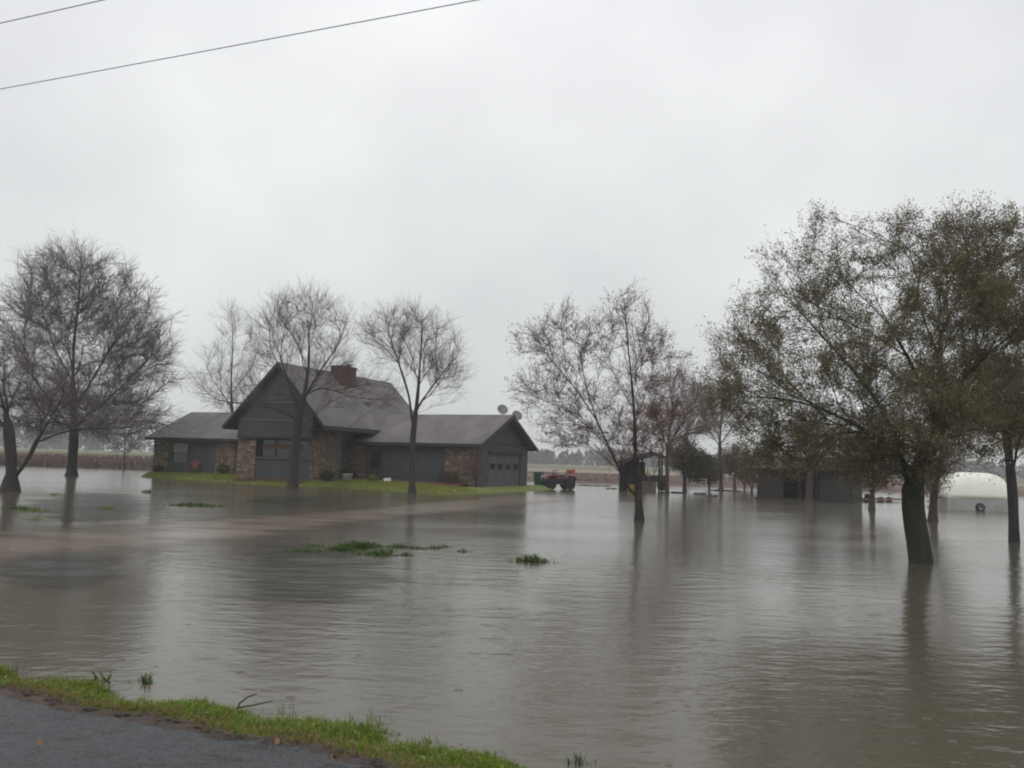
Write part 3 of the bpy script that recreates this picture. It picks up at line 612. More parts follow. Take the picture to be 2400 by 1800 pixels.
# left wing
LU, LVW, LVE, LRV, LZR, LZE = -14.6, 4.4, 3.92, 8.2, 4.95, 2.86
LVB = 12.4
b = MB(); b.box(LU, -12.85, LVW, LVW+0.2, FL-0.1, 2.95); b.box(-12.85, -11.3, LVW, LVW+0.2, FL-0.1, 1.02); b.box(-12.85, -11.3, LVW, LVW+0.2, 2.55, 2.95); b.box(-11.3, MU0, LVW, LVW+0.2, FL-0.1, 2.95)
b.box(LU, LU+0.2, LVW+0.2, 12.0, FL-0.2, 2.95); b.box(LU+0.2, MU0, 11.8, 12.0, FL-0.2, 2.95); b.build('wall', 'siding', house)
sl_l = (LZR-LZE)/(LRV-LVE)
MB().prism([(LU+0.01, LVW+0.2, 2.95), (LU+0.01, 12.0, 2.95), (LU+0.01, LRV, LZR-0.15)], (0.18, 0, 0)).build('gable_wall', 'gable_siding', house)
slab((MU0-0.2, LRV, LZR), (-15.05, LRV, LZR), (-15.05, LVE, LZE), (MU0+0.02, LVE, LZE), 0.1)
slab((MU0-0.2, LRV+0.004, LZR), (-15.05, LRV+0.004, LZR), (-15.05, LVB, LZE), (MU0+0.02, LVB, LZE), 0.1)
MB().box(-15.07, MU0-0.01, LVE-0.03, LVE, LZE-0.2, LZE-0.03).build('fascia', 'trim', house)
MB().box(-15.0, MU0-0.01, LVE+0.01, LVW, LZE-0.16, LZE-0.13).build('soffit', 'soffit', house)
for ve in (LVE, LVB):
    MB().prism([(-15.08, LRV, LZR-0.01), (-15.08, ve, LZE-0.01), (-15.08, ve, LZE-0.22), (-15.08, LRV, LZR-0.23)], (0.028, 0, 0)).build('barge_board', 'trim', house)
pier(LU, -13.2, FL-0.1, 2.7, LVW, 'x', seed=6); pier(-8.75, -7.1, FL-0.1, 2.7, LVW, 'x', seed=7)
window(-12.85, -11.3, 1.02, 2.55, LVW, 0.42)
# chimney on the right slope, just below the ridge
ch = MB().box(-0.1, 0.8, 5.3, 7.0, 5.9, 7.86).build('chimney', 'chimney_brick', house)
cc = MB(); cc.box(-0.16, 0.86, 5.24, 7.06, 7.86, 7.95); cc.build('chimney_cap', 'chimney_brick', ch)
fl = MB(); fl.lathe([(0.16, 7.95), (0.16, 8.08)], center=(0.35, 6.7, 0), sides=14); fl.lathe([(0.3, 8.12), (0.32, 8.15), (0.05, 8.2)], center=(0.35, 6.7, 0), sides=14); fl.tube([(0.23, 6.7, 8.05), (0.23, 6.7, 8.15)], 0.015); fl.tube([(0.47, 6.7, 8.05), (0.47, 6.7, 8.15)], 0.015); fl.build('flue', 'dark_steel', ch)
MB().box(1.75, 2.05, 6.6, 7.1, zl(1.9)-0.1, zl(1.9)+0.16).build('roof_vent', 'pale_trim', house)
# flower bed, apron
def bed(u0, u1, v0, v1, name, m, lift, n=24):
    vs = []
    for i in range(n+1):
        u = u0+(u1-u0)*i/n
        for w in (v0, (v0+v1)/2, v1): vs.append(house_pt(u, w, lawn_z(u, w)+lift*(1 if w != v0 else 0.2)))
    f = [(i*3+j, (i+1)*3+j, (i+1)*3+j+1, i*3+j+1) for i in range(n) for j in range(2)]
    o = MB().add(vs, f).build(name, m); o['kind'] = 'structure'
bed(2.3, 10.9, 3.75, 4.7, 'flower_bed', 'mulch', 0.09); bed(-3.4, 2.0, 0.1, 0.5, 'flower_bed', 'mulch', 0.07)
MB().prism([house_pt(11.45, 5.4, 0.3), house_pt(12.6, 5.4, 0.1), house_pt(12.3, 12.6, 0.06), house_pt(11.45, 12.6, 0.12)], (0, 0, -0.5)).build('driveway_apron', 'concrete')['kind'] = 'structure'
for i, (u0, u1, lab) in enumerate(((2.4, 5.1, 'reddish edging board of the bed under the small dark window'), (5.2, 7.9, 'reddish edging board of the bed in front of the bare siding'), (8.0, 10.8, 'reddish edging board of the bed beside the garage corner pier'))):
    z0, z1 = lawn_z(u0, 3.68)+0.02, lawn_z(u1, 3.68)+0.02
    o = MB().prism([house_pt(u0, 3.64, z0), house_pt(u1, 3.64, z1), house_pt(u1, 3.64, z1+0.14), house_pt(u0, 3.64, z0+0.14)], EV*0.06).build('edging_board', 'edging')
    tag(o, lab, 'edging', 'edging boards of the flower bed')

# ---------------------------------------------------------------- small things round the house
def dish(u, v, z, tilt, label):
    e = empty('satellite_dish', house_pt(u, v, z), -TH, label, 'satellite dish', 'satellite dishes on the garage ridge')
    MB().tube([(0, 0, -0.1), (0, 0, 0.45), (0.0, -0.08, 0.6)], 0.03).build('mast', 'dark_steel', e)
    d = MB(); prof = [(0.02, 0.0), (0.2, 0.015), (0.34, 0.05), (0.43, 0.1), (0.43, 0.115), (0.34, 0.07), (0.2, 0.035), (0.02, 0.02)]
    d.lathe([(r, h) for r, h in prof], sides=22)
    o = d.build('reflector', 'dish_grey', e); o.location = (0, -0.1, 0.62); o.rotation_euler = (math.radians(62), 0, tilt)
    e.scale = (0.85, 0.85, 0.85)
    a = MB(); a.tube([(0, -0.1, 0.35), (0.06, -0.45, 0.42), (0.08, -0.55, 0.62)], 0.018); a.box(0.04, 0.12, -0.62, -0.52, 0.6, 0.7); a.build('feed_arm', 'dark_steel', e)
dish(10.9, 9.3, 4.72, math.radians(40), 'larger grey satellite dish standing clear on the garage ridge')
dish(11.6, 10.1, 4.38, math.radians(48), 'smaller pale satellite dish at the end of the garage ridge')

def wheelie_bin(p, rz):
    e = empty('wheelie_bin', p, rz, 'dark green wheeled rubbish bin beside the garage corner', 'rubbish bin')
    b = MB(); b.add([(-0.24, -0.27, 0.06), (0.24, -0.27, 0.06), (0.24, 0.27, 0.06), (-0.24, 0.27, 0.06), (-0.31, -0.36, 1.05), (0.31, -0.36, 1.05), (0.31, 0.36, 1.05), (-0.31, 0.36, 1.05)], [(0, 3, 2, 1), (4, 5, 6, 7), (0, 1, 5, 4), (1, 2, 6, 5), (2, 3, 7, 6), (3, 0, 4, 7)])
    b.box(-0.33, 0.33, -0.38, 0.38, 0.98, 1.05); b.build('body', 'bin_green', e, bevel=0.012)
    l = MB(); l.prism([(-0.34, -0.4, 1.055), (-0.34, 0.42, 1.055), (-0.34, 0.42, 1.1), (-0.34, 0.1, 1.17), (-0.34, -0.4, 1.1)], (0.68, 0, 0)); l.build('lid', 'bin_green', e, bevel=0.012)
    MB().tube([(-0.25, 0.46, 1.0), (0.25, 0.46, 1.0)], 0.02).build('handle', 'black_plastic', e)
    for sx_ in (-0.3, 0.25): MB().lathe([(0.12, 0), (0.13, 0.012), (0.13, 0.04), (0.12, 0.05)], 'x', (sx_, 0.26, 0.13)).build('wheel', 'rubber', e)
wheelie_bin(at(1262, 1141, 63)*np.array([1, 1, 0])+np.array([0, 0, 0.1]), -0.3)

def quad_bike(p, rz):
    e = empty('quad_bike', p, rz, 'red and black quad bike with red box on its rear rack', 'quad bike')
    def wheel(x, y, r, w):
        t = MB(); t.lathe([(r*0.55, -w/2), (r*0.86, -w/2), (r*0.97, -w*0.36), (r, -w*0.15), (r, w*0.15), (r*0.97, w*0.36), (r*0.86, w/2), (r*0.55, w/2)], 'y', (x, y, r), 24)
        for k in range(14):
            q = 2*PI*k/14; c, s_ = math.cos(q), math.sin(q)
            t.box(x+c*r-0.03, x+c*r+0.03, y-w*0.42, y+w*0.42, r+s_*r-0.025, r+s_*r+0.025)
        o = t.build('wheel', 'rubber', e); MB().lathe([(r*0.5, -w*0.3), (r*0.5, w*0.3)], 'y', (x, y, r), 16).build('rim', 'steel', o)
    for x in (-0.66, 0.66):
        for y in (-0.43, 0.43): wheel(x, y, 0.32, 0.25)
    f = MB(); f.box(-0.7, 0.7, -0.17, 0.17, 0.36, 0.5); f.box(-0.22, 0.3, -0.22, 0.22, 0.3, 0.62)
    for y in (-0.3, 0.3): f.box(-0.38, 0.38, y-0.1, y+0.1, 0.3, 0.35)
    for x in (-0.66, 0.66): f.tube([(x, -0.43, 0.32), (x, 0.43, 0.32)], 0.035)
    f.tube([(-0.98, -0.25, 0.5), (-1.02, -0.22, 0.62), (-1.02, 0.22, 0.62), (-0.98, 0.25, 0.5)], 0.025); f.box(-1.0, -0.3, -0.42, 0.42, 0.44, 0.66); f.box(0.28, 1.0, -0.44, 0.44, 0.44, 0.68); f.build('chassis', 'black_plastic', e)
    def fender(x0, x1, nm):
        m = MB()
        for y in (-1, 1):
            ya, yb = (0.2*y, 0.58*y); xs = np.linspace(x0, x1, 9); pts = []
            for k, x in enumerate(xs): pts.append((x, 0.78+0.06*math.sin(PI*k/8)-(0.16 if k in (0, 8) else 0)))
            poly = [(x, ya, z) for x, z in pts]+[(x, ya, z-0.035) for x, z in pts[::-1]]
            m.prism(poly, (0, yb-ya, 0))
        m.box(x0+0.08, x1-0.08, -0.2, 0.2, 0.7, 0.82); m.build('fender', 'red_paint', e)
    fender(-1.05, -0.28, 'f'); fender(0.3, 1.02, 'r')
    t = MB(); t.prism([(-0.35, -0.15, 0.66), (0.0, -0.15, 0.66), (0.0, -0.15, 0.86), (-0.3, -0.15, 0.94)], (0, 0.3, 0)); t.build('fuel_tank', 'red_paint', e, bevel=0.03)
    s_ = MB(); s_.prism([(0.0, -0.16, 0.7), (0.62, -0.16, 0.76), (0.66, -0.16, 0.9), (0.3, -0.16, 0.85), (0.0, -0.16, 0.88)], (0, 0.32, 0)); s_.build('seat', 'black_plastic', e, bevel=0.03)
    h = MB(); h.tube([(-0.42, 0, 0.85), (-0.34, 0, 1.08)], 0.03); h.tube([(-0.2, -0.4, 1.14), (-0.3, -0.15, 1.12), (-0.34, 0, 1.08), (-0.3, 0.15, 1.12), (-0.2, 0.4, 1.14)], 0.022); h.build('handlebar', 'black_plastic', e)
    def rack(x0, x1, z):
        m = MB()
        for y in np.linspace(-0.36, 0.36, 5): m.tube([(x0, y, z), (x1, y, z)], 0.014, 6)
        for x in (x0, (x0+x1)/2, x1): m.tube([(x, -0.38, z), (x, 0.38, z)], 0.014, 6)
        for x in (x0+0.08, x1-0.08):
            for y in (-0.25, 0.25): m.tube([(x, y, z), (x, y, z-0.12)], 0.012, 6)
        m.build('rack', 'dark_steel', e)
    rack(-1.02, -0.5, 0.96); rack(0.6, 1.1, 0.97)
    for y in (-0.2, 0.2): MB().lathe([(0.06, 0), (0.07, -0.03), (0.04, -0.05)], 'x', (-1.04, y, 0.74), 12).build('headlight', 'white_paint', e)
    return e
qb = at(1308, 1146, 62); quad_bike((qb[0], qb[1], 0.0), 0.35).scale = (1.12, 1.12, 1.22)
rb = at(1344, 1110, 62)
bx = empty('storage_box', (qb[0]+0.95*math.cos(0.35), qb[1]+0.95*math.sin(0.35), 1.21), 0.35, 'bright red storage box strapped on the quad bike rear rack', 'box')
MB().box(-0.22, 0.22, -0.3, 0.3, 0.0, 0.17).build('body', 'red_box', bx, bevel=0.02); MB().box(-0.24, 0.24, -0.32, 0.32, 0.174, 0.23).build('lid', 'red_box', bx, bevel=0.02)

def chair(p, rz):
    e = empty('garden_chair', p, rz, 'red plastic garden chair against the left wing wall', 'chair')
    MB().prism([(-0.25, -0.3, 0.40), (0.25, -0.3, 0.40), (0.25, 0.25, 0.33), (-0.25, 0.25, 0.33)], (0, 0, 0.035)).build('seat', 'red_plastic', e)
    b = MB()
    for k in range(5): b.prism([(-0.25+k*0.102, 0.25, 0.34), (-0.16+k*0.102, 0.25, 0.34), (-0.16+k*0.102, 0.45, 0.98-0.05*abs(k-2)), (-0.25+k*0.102, 0.45, 0.98-0.05*abs(k-2))], (0, 0.025, 0.01))
    b.box(-0.25, 0.25, 0.36, 0.385, 0.6, 0.68); b.build('backrest', 'red_plastic', e)
    for sg in (-1, 1):
        MB().box(0.27*sg-0.05, 0.27*sg+0.07, -0.36, 0.34, 0.58, 0.61).build('armrest', 'red_plastic', e)
        MB().box(0.27*sg-0.02, 0.27*sg+0.02, -0.34, -0.27, 0, 0.58).build('leg', 'red_plastic', e); MB().box(0.27*sg-0.02, 0.27*sg+0.02, 0.24, 0.32, 0, 0.58).build('leg', 'red_plastic', e)
cu, cv = -10.3, 3.9; chair(house_pt(cu, cv, lawn_z(cu, cv)), -TH+0.4)
# white bucket on its side by the slim tree
pu, pv = 6.1, 3.1
bb = empty('bucket', house_pt(pu, pv, lawn_z(pu, pv)+0.13), 0.4, 'white bucket lying on its side at the flower bed by the slim tree', 'bucket')
MB().lathe([(0.02, -0.2), (0.12, -0.2), (0.145, 0.17), (0.16, 0.17), (0.16, 0.2), (0.14, 0.2), (0.115, -0.17), (0.02, -0.17)], 'x', sides=18).build('body', 'white_paint', bb)
MB().tube([(0.17, -0.15, 0), (0.28, -0.1, -0.08), (0.31, 0, -0.1), (0.28, 0.1, -0.08), (0.17, 0.15, 0)], 0.006, 5).build('handle', 'steel', bb)
pu, pv = 3.3, 2.9
pt = empty('planter', house_pt(pu, pv, lawn_z(pu, pv)), 0, 'squat grey stone planter in front of the small dark window', 'planter')
MB().lathe([(0.22, 0), (0.3, 0.06), (0.34, 0.34), (0.37, 0.36), (0.36, 0.42), (0.29, 0.42), (0.27, 0.36)], sides=18).build('pot', 'grey_panel', pt)

def leaf_ball(name, p, r, n, leaf, label, cat, size=0.05, stem=True, group=None, squash=0.8):
    e = empty(name, p, 0, label, cat, group)
    c = RNG.normal(size=(n, 3)); c /= np.linalg.norm(c, axis=1, keepdims=True); rad = RNG.uniform(0.35, 1, n)**0.5
    lump = 1+0.25*np.sin(c[:, 0]*5+c[:, 2]*4)*np.cos(c[:, 1]*6)
    c = c*(rad*lump)[:, None]*np.array([r, r, r*squash]); c[:, 2] += r*squash
    c = c[c[:, 2] > 0]; v, f = leaf_quads(c, RNG.uniform(size*0.6, size*1.3, len(c)))
    fast_mesh('foliage', v, f, leaf, None, False, e)
    st = MB()
    for k in range(5): a = k*1.3; st.tube([(0, 0, -0.05), (0.3*r*math.cos(a), 0.3*r*math.sin(a), r*0.6), (0.7*r*math.cos(a), 0.7*r*math.sin(a), r*1.2)], [0.02, 0.015, 0.006], 5)
    st.build('stem', 'brown_bark', e)
for (u, v_, r, lf, lab) in ((2.75, 1.6, 0.4, 'evergreen_leaf', 'low dark green shrub at the foot of the stone side wall'), (-7.3, 3.6, 0.45, 'evergreen_leaf', 'low dark shrub at the foot of the left wing stone pier'),
                      (2.75, 3.9, 0.5, 'brown_leaf', 'brown shrub at the foot of the porch corner stone pier'), (9.9, 3.9, 0.62, 'brown_leaf', 'dense brown shrub in front of the garage corner stonework'),
                      (5.0, 3.2, 0.26, 'lawn_blade', 'small yellow green plant on the lawn left of the white bucket'), (-13.6, 3.9, 0.36, 'brown_leaf', 'brown shrub at the far left house corner')):
    leaf_ball('shrub', house_pt(u, v_, lawn_z(u, v_)), r, 900, lf, lab, 'shrub', 0.05, group='shrubs along the house foot')

# ---------------------------------------------------------------- trees
def bez(p0, p1, p2, n):
    t = np.linspace(0, 1, n+1)[1:, None]; return (1-t)**2*p0+2*(1-t)*t*p1+t*t*p2
def tree(name, label, base, Y, limbs, env, n_targets, r_base, r_tip=0.008, bark='bark', twig='twig', twigs=4, twig_len=(0.35, 0.9), up=0.35, sub=2, sub_len=0.45,
         leaf=None, leaves=0, leaf_size=0.04, bud=None, buds=0, seed=1, sides=7, category='tree', twig_r=0.006, clear=0.0, depth=1.0, attach_from=0.0, jitter=0.9, group=None, z0=None, droop=0.0, limb_k=0.68, flare=1.5):
    """limbs: lists of (px, py, depth offset) traced from where the trunk stands; env: crown ellipsoids (px, py, rx, ry, weight)."""
    rn = np.random.default_rng(seed); k = Y/FPX
    b0 = on_z(*base) if z0 is None else at(base[0], base[1], Y); Y = b0[1]
    if z0 is not None: b0[2] = z0
    root = empty(name, (b0[0], b0[1], b0[2]), 0, label, category, group)
    P = []; D = []; par = []; fixr = []; trunkflag = []
    for li, lm in enumerate(limbs):
        pts = [at(px, py, Y+dy)-b0 for px, py, dy in lm]
        if li == 0: pts[0] = np.array([0, 0, 0.0])
        # resample
        seg = [np.linalg.norm(pts[i+1]-pts[i]) for i in range(len(pts)-1)]; tot = sum(seg); nseg = max(3, int(tot/0.35)); cum = np.concatenate([[0], np.cumsum(seg)])
        tt = np.linspace(0, tot, nseg+1); arr = np.stack([np.interp(tt, cum, [p[a] for p in pts]) for a in range(3)], 1)
        sm = arr.copy()
        for _ in range(2): sm[1:-1] = (sm[:-2]+2*sm[1:-1]+sm[2:])/4
        arr = sm; ph = rn.uniform(0, 6, 3); tq = np.linspace(0, 1, len(arr))[:, None]; arr = arr+np.sin(tq*np.array([[7, 8, 9]])+ph)*np.sin(PI*tq)*tot*np.array([[0.008, 0.008, 0.0]])
        if li == 0: last = -1
        else: last = int(np.argmin([np.linalg.norm(q-arr[0]) for q in P])); arr = arr[1:]
        for i, q in enumerate(arr):
            prev = P[last] if last >= 0 else q-np.array([0, 0, 1])
            d = q-prev; d = d/(np.linalg.norm(d)+1e-9)
            P.append(q); D.append(d); par.append(last); trunkflag.append(True); last = len(P)-1
    wsum = sum(e[4] for e in env); T = []
    for e in env:
        c = at(e[0], e[1], Y+(e[5] if len(e) > 5 else 0))-b0; n = max(1, int(n_targets*e[4]/wsum)); g = rn.normal(size=(n, 3)); g /= np.linalg.norm(g, axis=1, keepdims=True)
        rr = rn.uniform(0.12, 1, n)**(1/2.4)*rn.uniform(0.88, 1.08, n); kk = Y/FPX
        dm = max(e[2], e[3])*kk*depth
        q = c+g*rr[:, None]*np.array([e[2]*kk, min(dm, 0.8*Y), e[3]*kk]); T.append(q)
    T = np.concatenate(T); T = T[T[:, 2] > clear]
    trunk_pts = np.array(P); o0 = trunk_pts[len(trunk_pts)//3]
    rel = np.array([np.min(np.linalg.norm(trunk_pts-q, axis=1)) for q in T]); far = rel > np.quantile(rel, 0.45)
    lead = np.where(far & (rn.uniform(size=len(T)) < 0.22))[0]; rest = np.setdiff1d(np.arange(len(T)), lead); rest = rest[np.argsort(rel[rest])]
    T = T[np.concatenate([lead, rest])]; nlead = len(lead)
    Pa = np.zeros((len(P)+len(T)*7, 3)); Da = Pa.copy(); Pa[:len(P)] = P; Da[:len(P)] = D; cnt = len(P)
    okk = np.ones(len(Pa), bool); okk[:cnt] = Pa[:cnt, 2] > attach_from
    par = list(par)
    for qi, q in enumerate(T):
        w = q-Pa[:cnt]; dd = np.linalg.norm(w, axis=1)+1e-6; cs = (w*Da[:cnt]).sum(1)/dd
        cost = dd**(0.45 if qi < nlead else 0.9)*(1+(2.6 if qi < nlead else 1.5)*np.clip(0.86-cs, 0, 2))*(1+0.8*np.clip(-w[:, 2]/dd-droop, 0, 1)); cost[~okk[:cnt]] = 1e9; cost[dd < 0.12] = 1e9
        i = int(np.argmin(cost)); a = Pa[i]; ln = np.linalg.norm(q-a); n = int(np.clip(ln/0.45, 2, 6))
        dr = Da[i]*0.55+(q-a)/ln*0.6+rn.normal(size=3)*0.12; dr /= np.linalg.norm(dr)
        pts = bez(a, a+dr*ln*0.5, q+np.array([0, 0, up*ln*0.12]), n); pts[:-1] += rn.normal(size=(n-1, 3))*ln*0.018
        last = i
        for p in pts:
            d = p-Pa[last]; d /= np.linalg.norm(d)+1e-9; Pa[cnt] = p; Da[cnt] = d; par.append(last); trunkflag.append(False); last = cnt; cnt += 1
    P = Pa[:cnt]; D = Da[:cnt]; par = np.array(par); N = cnt
    tips = np.zeros(N); haskid = np.zeros(N, bool); haskid[par[par >= 0]] = True; tips[~haskid] = 1
    for i in range(N-1, 0, -1):
        if par[i] >= 0: tips[par[i]] += tips[i]
    ex = math.log(r_base/r_tip)/math.log(max(2, tips[0])); R = r_tip*tips**ex
    tf = np.array(trunkflag); lc = np.zeros(N); li_ = 0
    for i in range(N):                                        # limbs and branches are slimmer than an area-keeping split would make them
        if par[i] < 0: lc[i] = 0
        elif tf[i]: lc[i] = 0 if (lc[par[i]] == 0 and par[i] == i-1) else 1
        else: lc[i] = 2
    R = np.where(lc == 0, R, np.maximum(r_tip*0.9, R*np.where(lc == 1, limb_k, limb_k*0.8)))
    # trunk and limbs that stand as one skin: the traced limbs
    mb = MB(); done = 0
    start = 0; idx = np.arange(N)
    chains = []; cur = []
    for i in range(N):
        if not tf[i]: break
        if cur and par[i] != cur[-1]: chains.append(cur); cur = [par[i]] if par[i] >= 0 else []
        cur.append(i)
    chains.append(cur)
    for ci, chn in enumerate(chains):
        rad = [R[j] for j in chn]
        if ci == 0:
            pts = [P[j] for j in chn]; rad[0] *= flare; rad[1] *= 1+(flare-1)*0.3
            pts = [pts[0]-np.array([0, 0, 0.5])]+pts; rad = [rad[0]*1.15]+rad
        else:
            pts = [P[j] for j in chn]; rad[0] = rad[1]
        mb.tube(pts, rad, 14)
    for vi, q in enumerate(mb.v):
        nz = 0.5*math.sin(q[0]*31+q[2]*2.3)*math.sin(q[1]*29+q[2]*1.7)+0.5*math.sin(q[2]*5.1+q[0]*13)
        mb.v[vi] = (q[0]+0.012*nz*r_base/0.2, q[1]+0.012*nz*r_base/0.2*math.cos(q[2]*3), q[2])
    mb.build('trunk', bark, root)
    sel = np.where(~tf)[0]; p0 = P[par[sel]]; p1 = P[sel]; pr = np.where(tf[par[sel]], np.minimum(R[par[sel]], R[sel]*1.25), R[par[sel]]); pr = np.minimum(pr, R[sel]*1.5)
    VS = []; FS = []; MI = []; off = 0
    def put(v, f, m):
        nonlocal off
        VS.append(v); FS.append(f+off); MI.append(np.full(len(f), m)); off += len(v)
    big = R[sel] > 0.02
    for mk, sd in ((big, 6), (~big, 4)):
        if mk.any(): v, f = seg_tubes(p0[mk], p1[mk], pr[mk], R[sel][mk], sd); put(v, f, 0)
    # twigs
    cand = np.where((R < r_tip*4.2) & (P[:, 2] > clear*0.7))[0]; rep = np.repeat(cand, twigs); M = len(rep)
    def spread(d, lo, hi):
        n = len(d); t = rn.normal(size=(n, 3)); t -= (t*d).sum(1, keepdims=True)*d; t /= np.linalg.norm(t, axis=1, keepdims=True)+1e-9
        an = rn.uniform(lo, hi, n)[:, None]; r = d*np.cos(an)+t*np.sin(an); r[:, 2] += up*0.5; return r/np.linalg.norm(r, axis=1, keepdims=True)
    fr = rn.uniform(0, 1, M)[:, None]; pp = np.where(par[rep] >= 0, par[rep], rep); s0 = P[pp]*(1-fr)+P[rep]*fr
    d1 = spread(D[rep], 0.25, 1.0); ln = rn.uniform(*twig_len, M)[:, None]; m1 = s0+d1*ln*0.5; d2 = d1+rn.normal(size=(M, 3))*0.15; d2[:, 2] += up*0.35; d2 /= np.linalg.norm(d2, axis=1, keepdims=True); e1 = m1+d2*ln*0.5
    tr_ = np.full(M, twig_r)
    v, f = seg_tubes(np.concatenate([s0, m1]), np.concatenate([m1, e1]), np.concatenate([tr_, tr_*0.8]), np.concatenate([tr_*0.8, tr_*0.5]), 3); put(v, f, 1)
    ends = [e1, m1]
    if sub:
        rs = np.repeat(np.arange(M), sub); fr = rn.uniform(0.2, 1, len(rs))[:, None]; st = s0[rs]*(1-fr)+e1[rs]*fr; dd = spread(d2[rs], 0.3, 0.9); e2 = st+dd*ln[rs]*sub_len*rn.uniform(0.6, 1.3, len(rs))[:, None]
        v, f = seg_tubes(st, e2, np.full(len(rs), twig_r*0.7), np.full(len(rs), twig_r*0.45), 3); put(v, f, 1); ends += [e2, (st+e2)/2]
    mats = [bark, twig]; E = np.concatenate(ends)
    for mt, cnt_, sz in ((leaf, leaves, leaf_size), (bud, buds, leaf_size)):
        if mt and cnt_:
            # leaves gather in clumps: some twigs carry many, others almost none
            cl = 0.5+0.5*np.sin(E[:, 0]*2.3+seed)*np.sin(E[:, 1]*2.1+1)*np.sin(E[:, 2]*2.6+2)+0.35*rn.uniform(size=len(E)); pw = np.clip(cl-0.22, 0.2, 1); pw /= pw.sum()
            ii = rn.choice(len(E), cnt_, p=pw); c = E[ii]+rn.normal(size=(cnt_, 3))*jitter*sz*2
            v, f = leaf_quads(c, rn.uniform(0.6, 1.25, cnt_)*sz); mats.append(mt); put(v, f, len(mats)-1)
    crown = fast_mesh('crown', np.concatenate(VS), np.concatenate(FS), mats, np.concatenate(MI), True, root)
    return root

# T1 big bare tree at the left
tree('bare_tree', 'tallest bare tree with a broad rounded crown, standing in water left of the house', (168, 1116), 57.8,
     [[(168, 1116, 0), (170, 1040, 0), (173, 930, 0), (178, 800, 0.3), (186, 660, 0), (190, 590, 0)],
      [(172, 1010, 0), (110, 930, -1), (50, 850, -1.5)], [(172, 1000, 0), (260, 930, 1), (340, 850, 1.5)], [(173, 960, 0), (230, 870, -1), (290, 760, -2)], [(174, 900, 0), (120, 800, 1), (90, 700, 1.5)]],
     [(190, 815, 205, 225, 5), (170, 690, 125, 118, 1.2), (185, 975, 225, 55, 1.6), (330, 860, 80, 110, 0.6)], 1150, 0.3, 0.012, twigs=5, twig_len=(0.6, 1.6), up=0.22, sub=2, seed=3, twig_r=0.0095, attach_from=3.0, depth=0.9, clear=2.2)
# T2 forked tree cut by the left edge
tree('bare_tree', 'forked bare tree cut by the left edge of the photo, standing in water', (24, 1152), 34.4,
     [[(24, 1152, 0), (30, 1105, 0), (22, 1040, 0), (8, 960, 0), (-12, 870, 0), (-30, 780, 0)],
      [(30, 1120, 0), (62, 1085, -0.2), (88, 1035, -0.3), (115, 985, -0.4), (150, 925, -0.5)], [(84, 1040, -0.3), (120, 1020, -0.6), (180, 1007, -0.8), (260, 1002, -1), (350, 1004, -1.2)], [(18, 1010, 0), (-40, 940, 0.5), (-90, 850, 1)]],
     [(-60, 840, 130, 120, 2.2), (130, 915, 75, 60, 0.9), (260, 990, 130, 22, 0.5), (30, 900, 70, 80, 0.7)], 210, 0.27, 0.009, bark='bark', twigs=3, twig_len=(0.4, 1.0), up=0.3, seed=5, twig_r=0.007, attach_from=1.2, clear=1.6)
# T3 in front of the gable
tree('bare_tree', 'bare tree with a fan shaped crown standing before the steep house gable', (686, 1144), 48.7,
     [[(686, 1144, 0), (689, 1090, 0), (694, 1030, 0), (703, 975, 0), (716, 920, 0), (722, 850, 0), (724, 770, 0)],
      [(691, 1098, 0), (722, 1082, -0.4), (752, 1064, -0.8), (788, 1036, -1), (826, 994, -1.2), (866, 962, -1.4), (918, 952, -1.6)],
      [(703, 975, 0), (680, 900, 0.3), (650, 820, 0.5), (620, 740, 0.8)], [(712, 935, 0), (745, 880, -0.3), (790, 810, -0.5), (815, 750, -0.6)], [(700, 985, 0), (655, 960, -0.5), (600, 948, -1), (545, 945, -1.4)]],
     [(715, 765, 125, 85, 3.2), (790, 900, 90, 60, 0.9), (880, 925, 75, 45, 0.6), (550, 925, 95, 42, 0.9), (640, 800, 60, 70, 0.7), (640, 875, 75, 50, 0.8), (770, 850, 75, 55, 0.9), (720, 735, 110, 45, 0.5)], 520, 0.25, 0.009, twigs=3, twig_len=(0.5, 1.25), up=0.45, seed=8, twig_r=0.0048, attach_from=2.2, clear=2.2, depth=0.85)
# T14 behind the left wing
tree('bare_tree', 'pale bare tree rising behind the left wing roof of the house', (548, 1085), 76,
     [[(548, 1085, 0), (546, 1000, 0), (545, 900, 0), (545, 800, 0), (542, 720, 0)], [(546, 960, 0), (500, 890, 0), (470, 830, 0)], [(545, 920, 0), (590, 860, 0), (610, 800, 0)]],
     [(545, 810, 62, 105, 2), (520, 900, 85, 60, 1.4)], 170, 0.17, 0.009, twigs=3, twig_len=(0.6, 1.4), up=0.4, seed=12, twig_r=0.0055, z0=0.0, attach_from=4, clear=4)
# T4 slim tree in front of the garage wing
tree('bare_tree', 'slim bare tree with a V shaped crown before the garage wing', (966, 1157), 45.7,
     [[(966, 1157, 0), (968, 1080, 0), (967, 1020, 0), (971, 965, 0), (981, 880, 0), (990, 800, 0), (990, 740, 0)],
      [(967, 1000, 0), (958, 930, 0), (936, 850, 0.3), (912, 785, 0.4), (900, 740, 0.5)], [(972, 968, 0), (1005, 915, -0.3), (1040, 870, -0.4), (1072, 835, -0.5)], [(975, 970, 0), (1020, 950, -0.6), (1070, 940, -0.8)]],
     [(902, 800, 65, 80, 1.3), (1000, 815, 85, 80, 2.2), (955, 755, 50, 40, 0.7), (1045, 885, 50, 50, 0.6)], 370, 0.16, 0.008, bark='bark', twigs=3, twig_len=(0.45, 1.1), up=0.45, seed=15, twig_r=0.0045, attach_from=3.2, clear=3.0, depth=0.9)
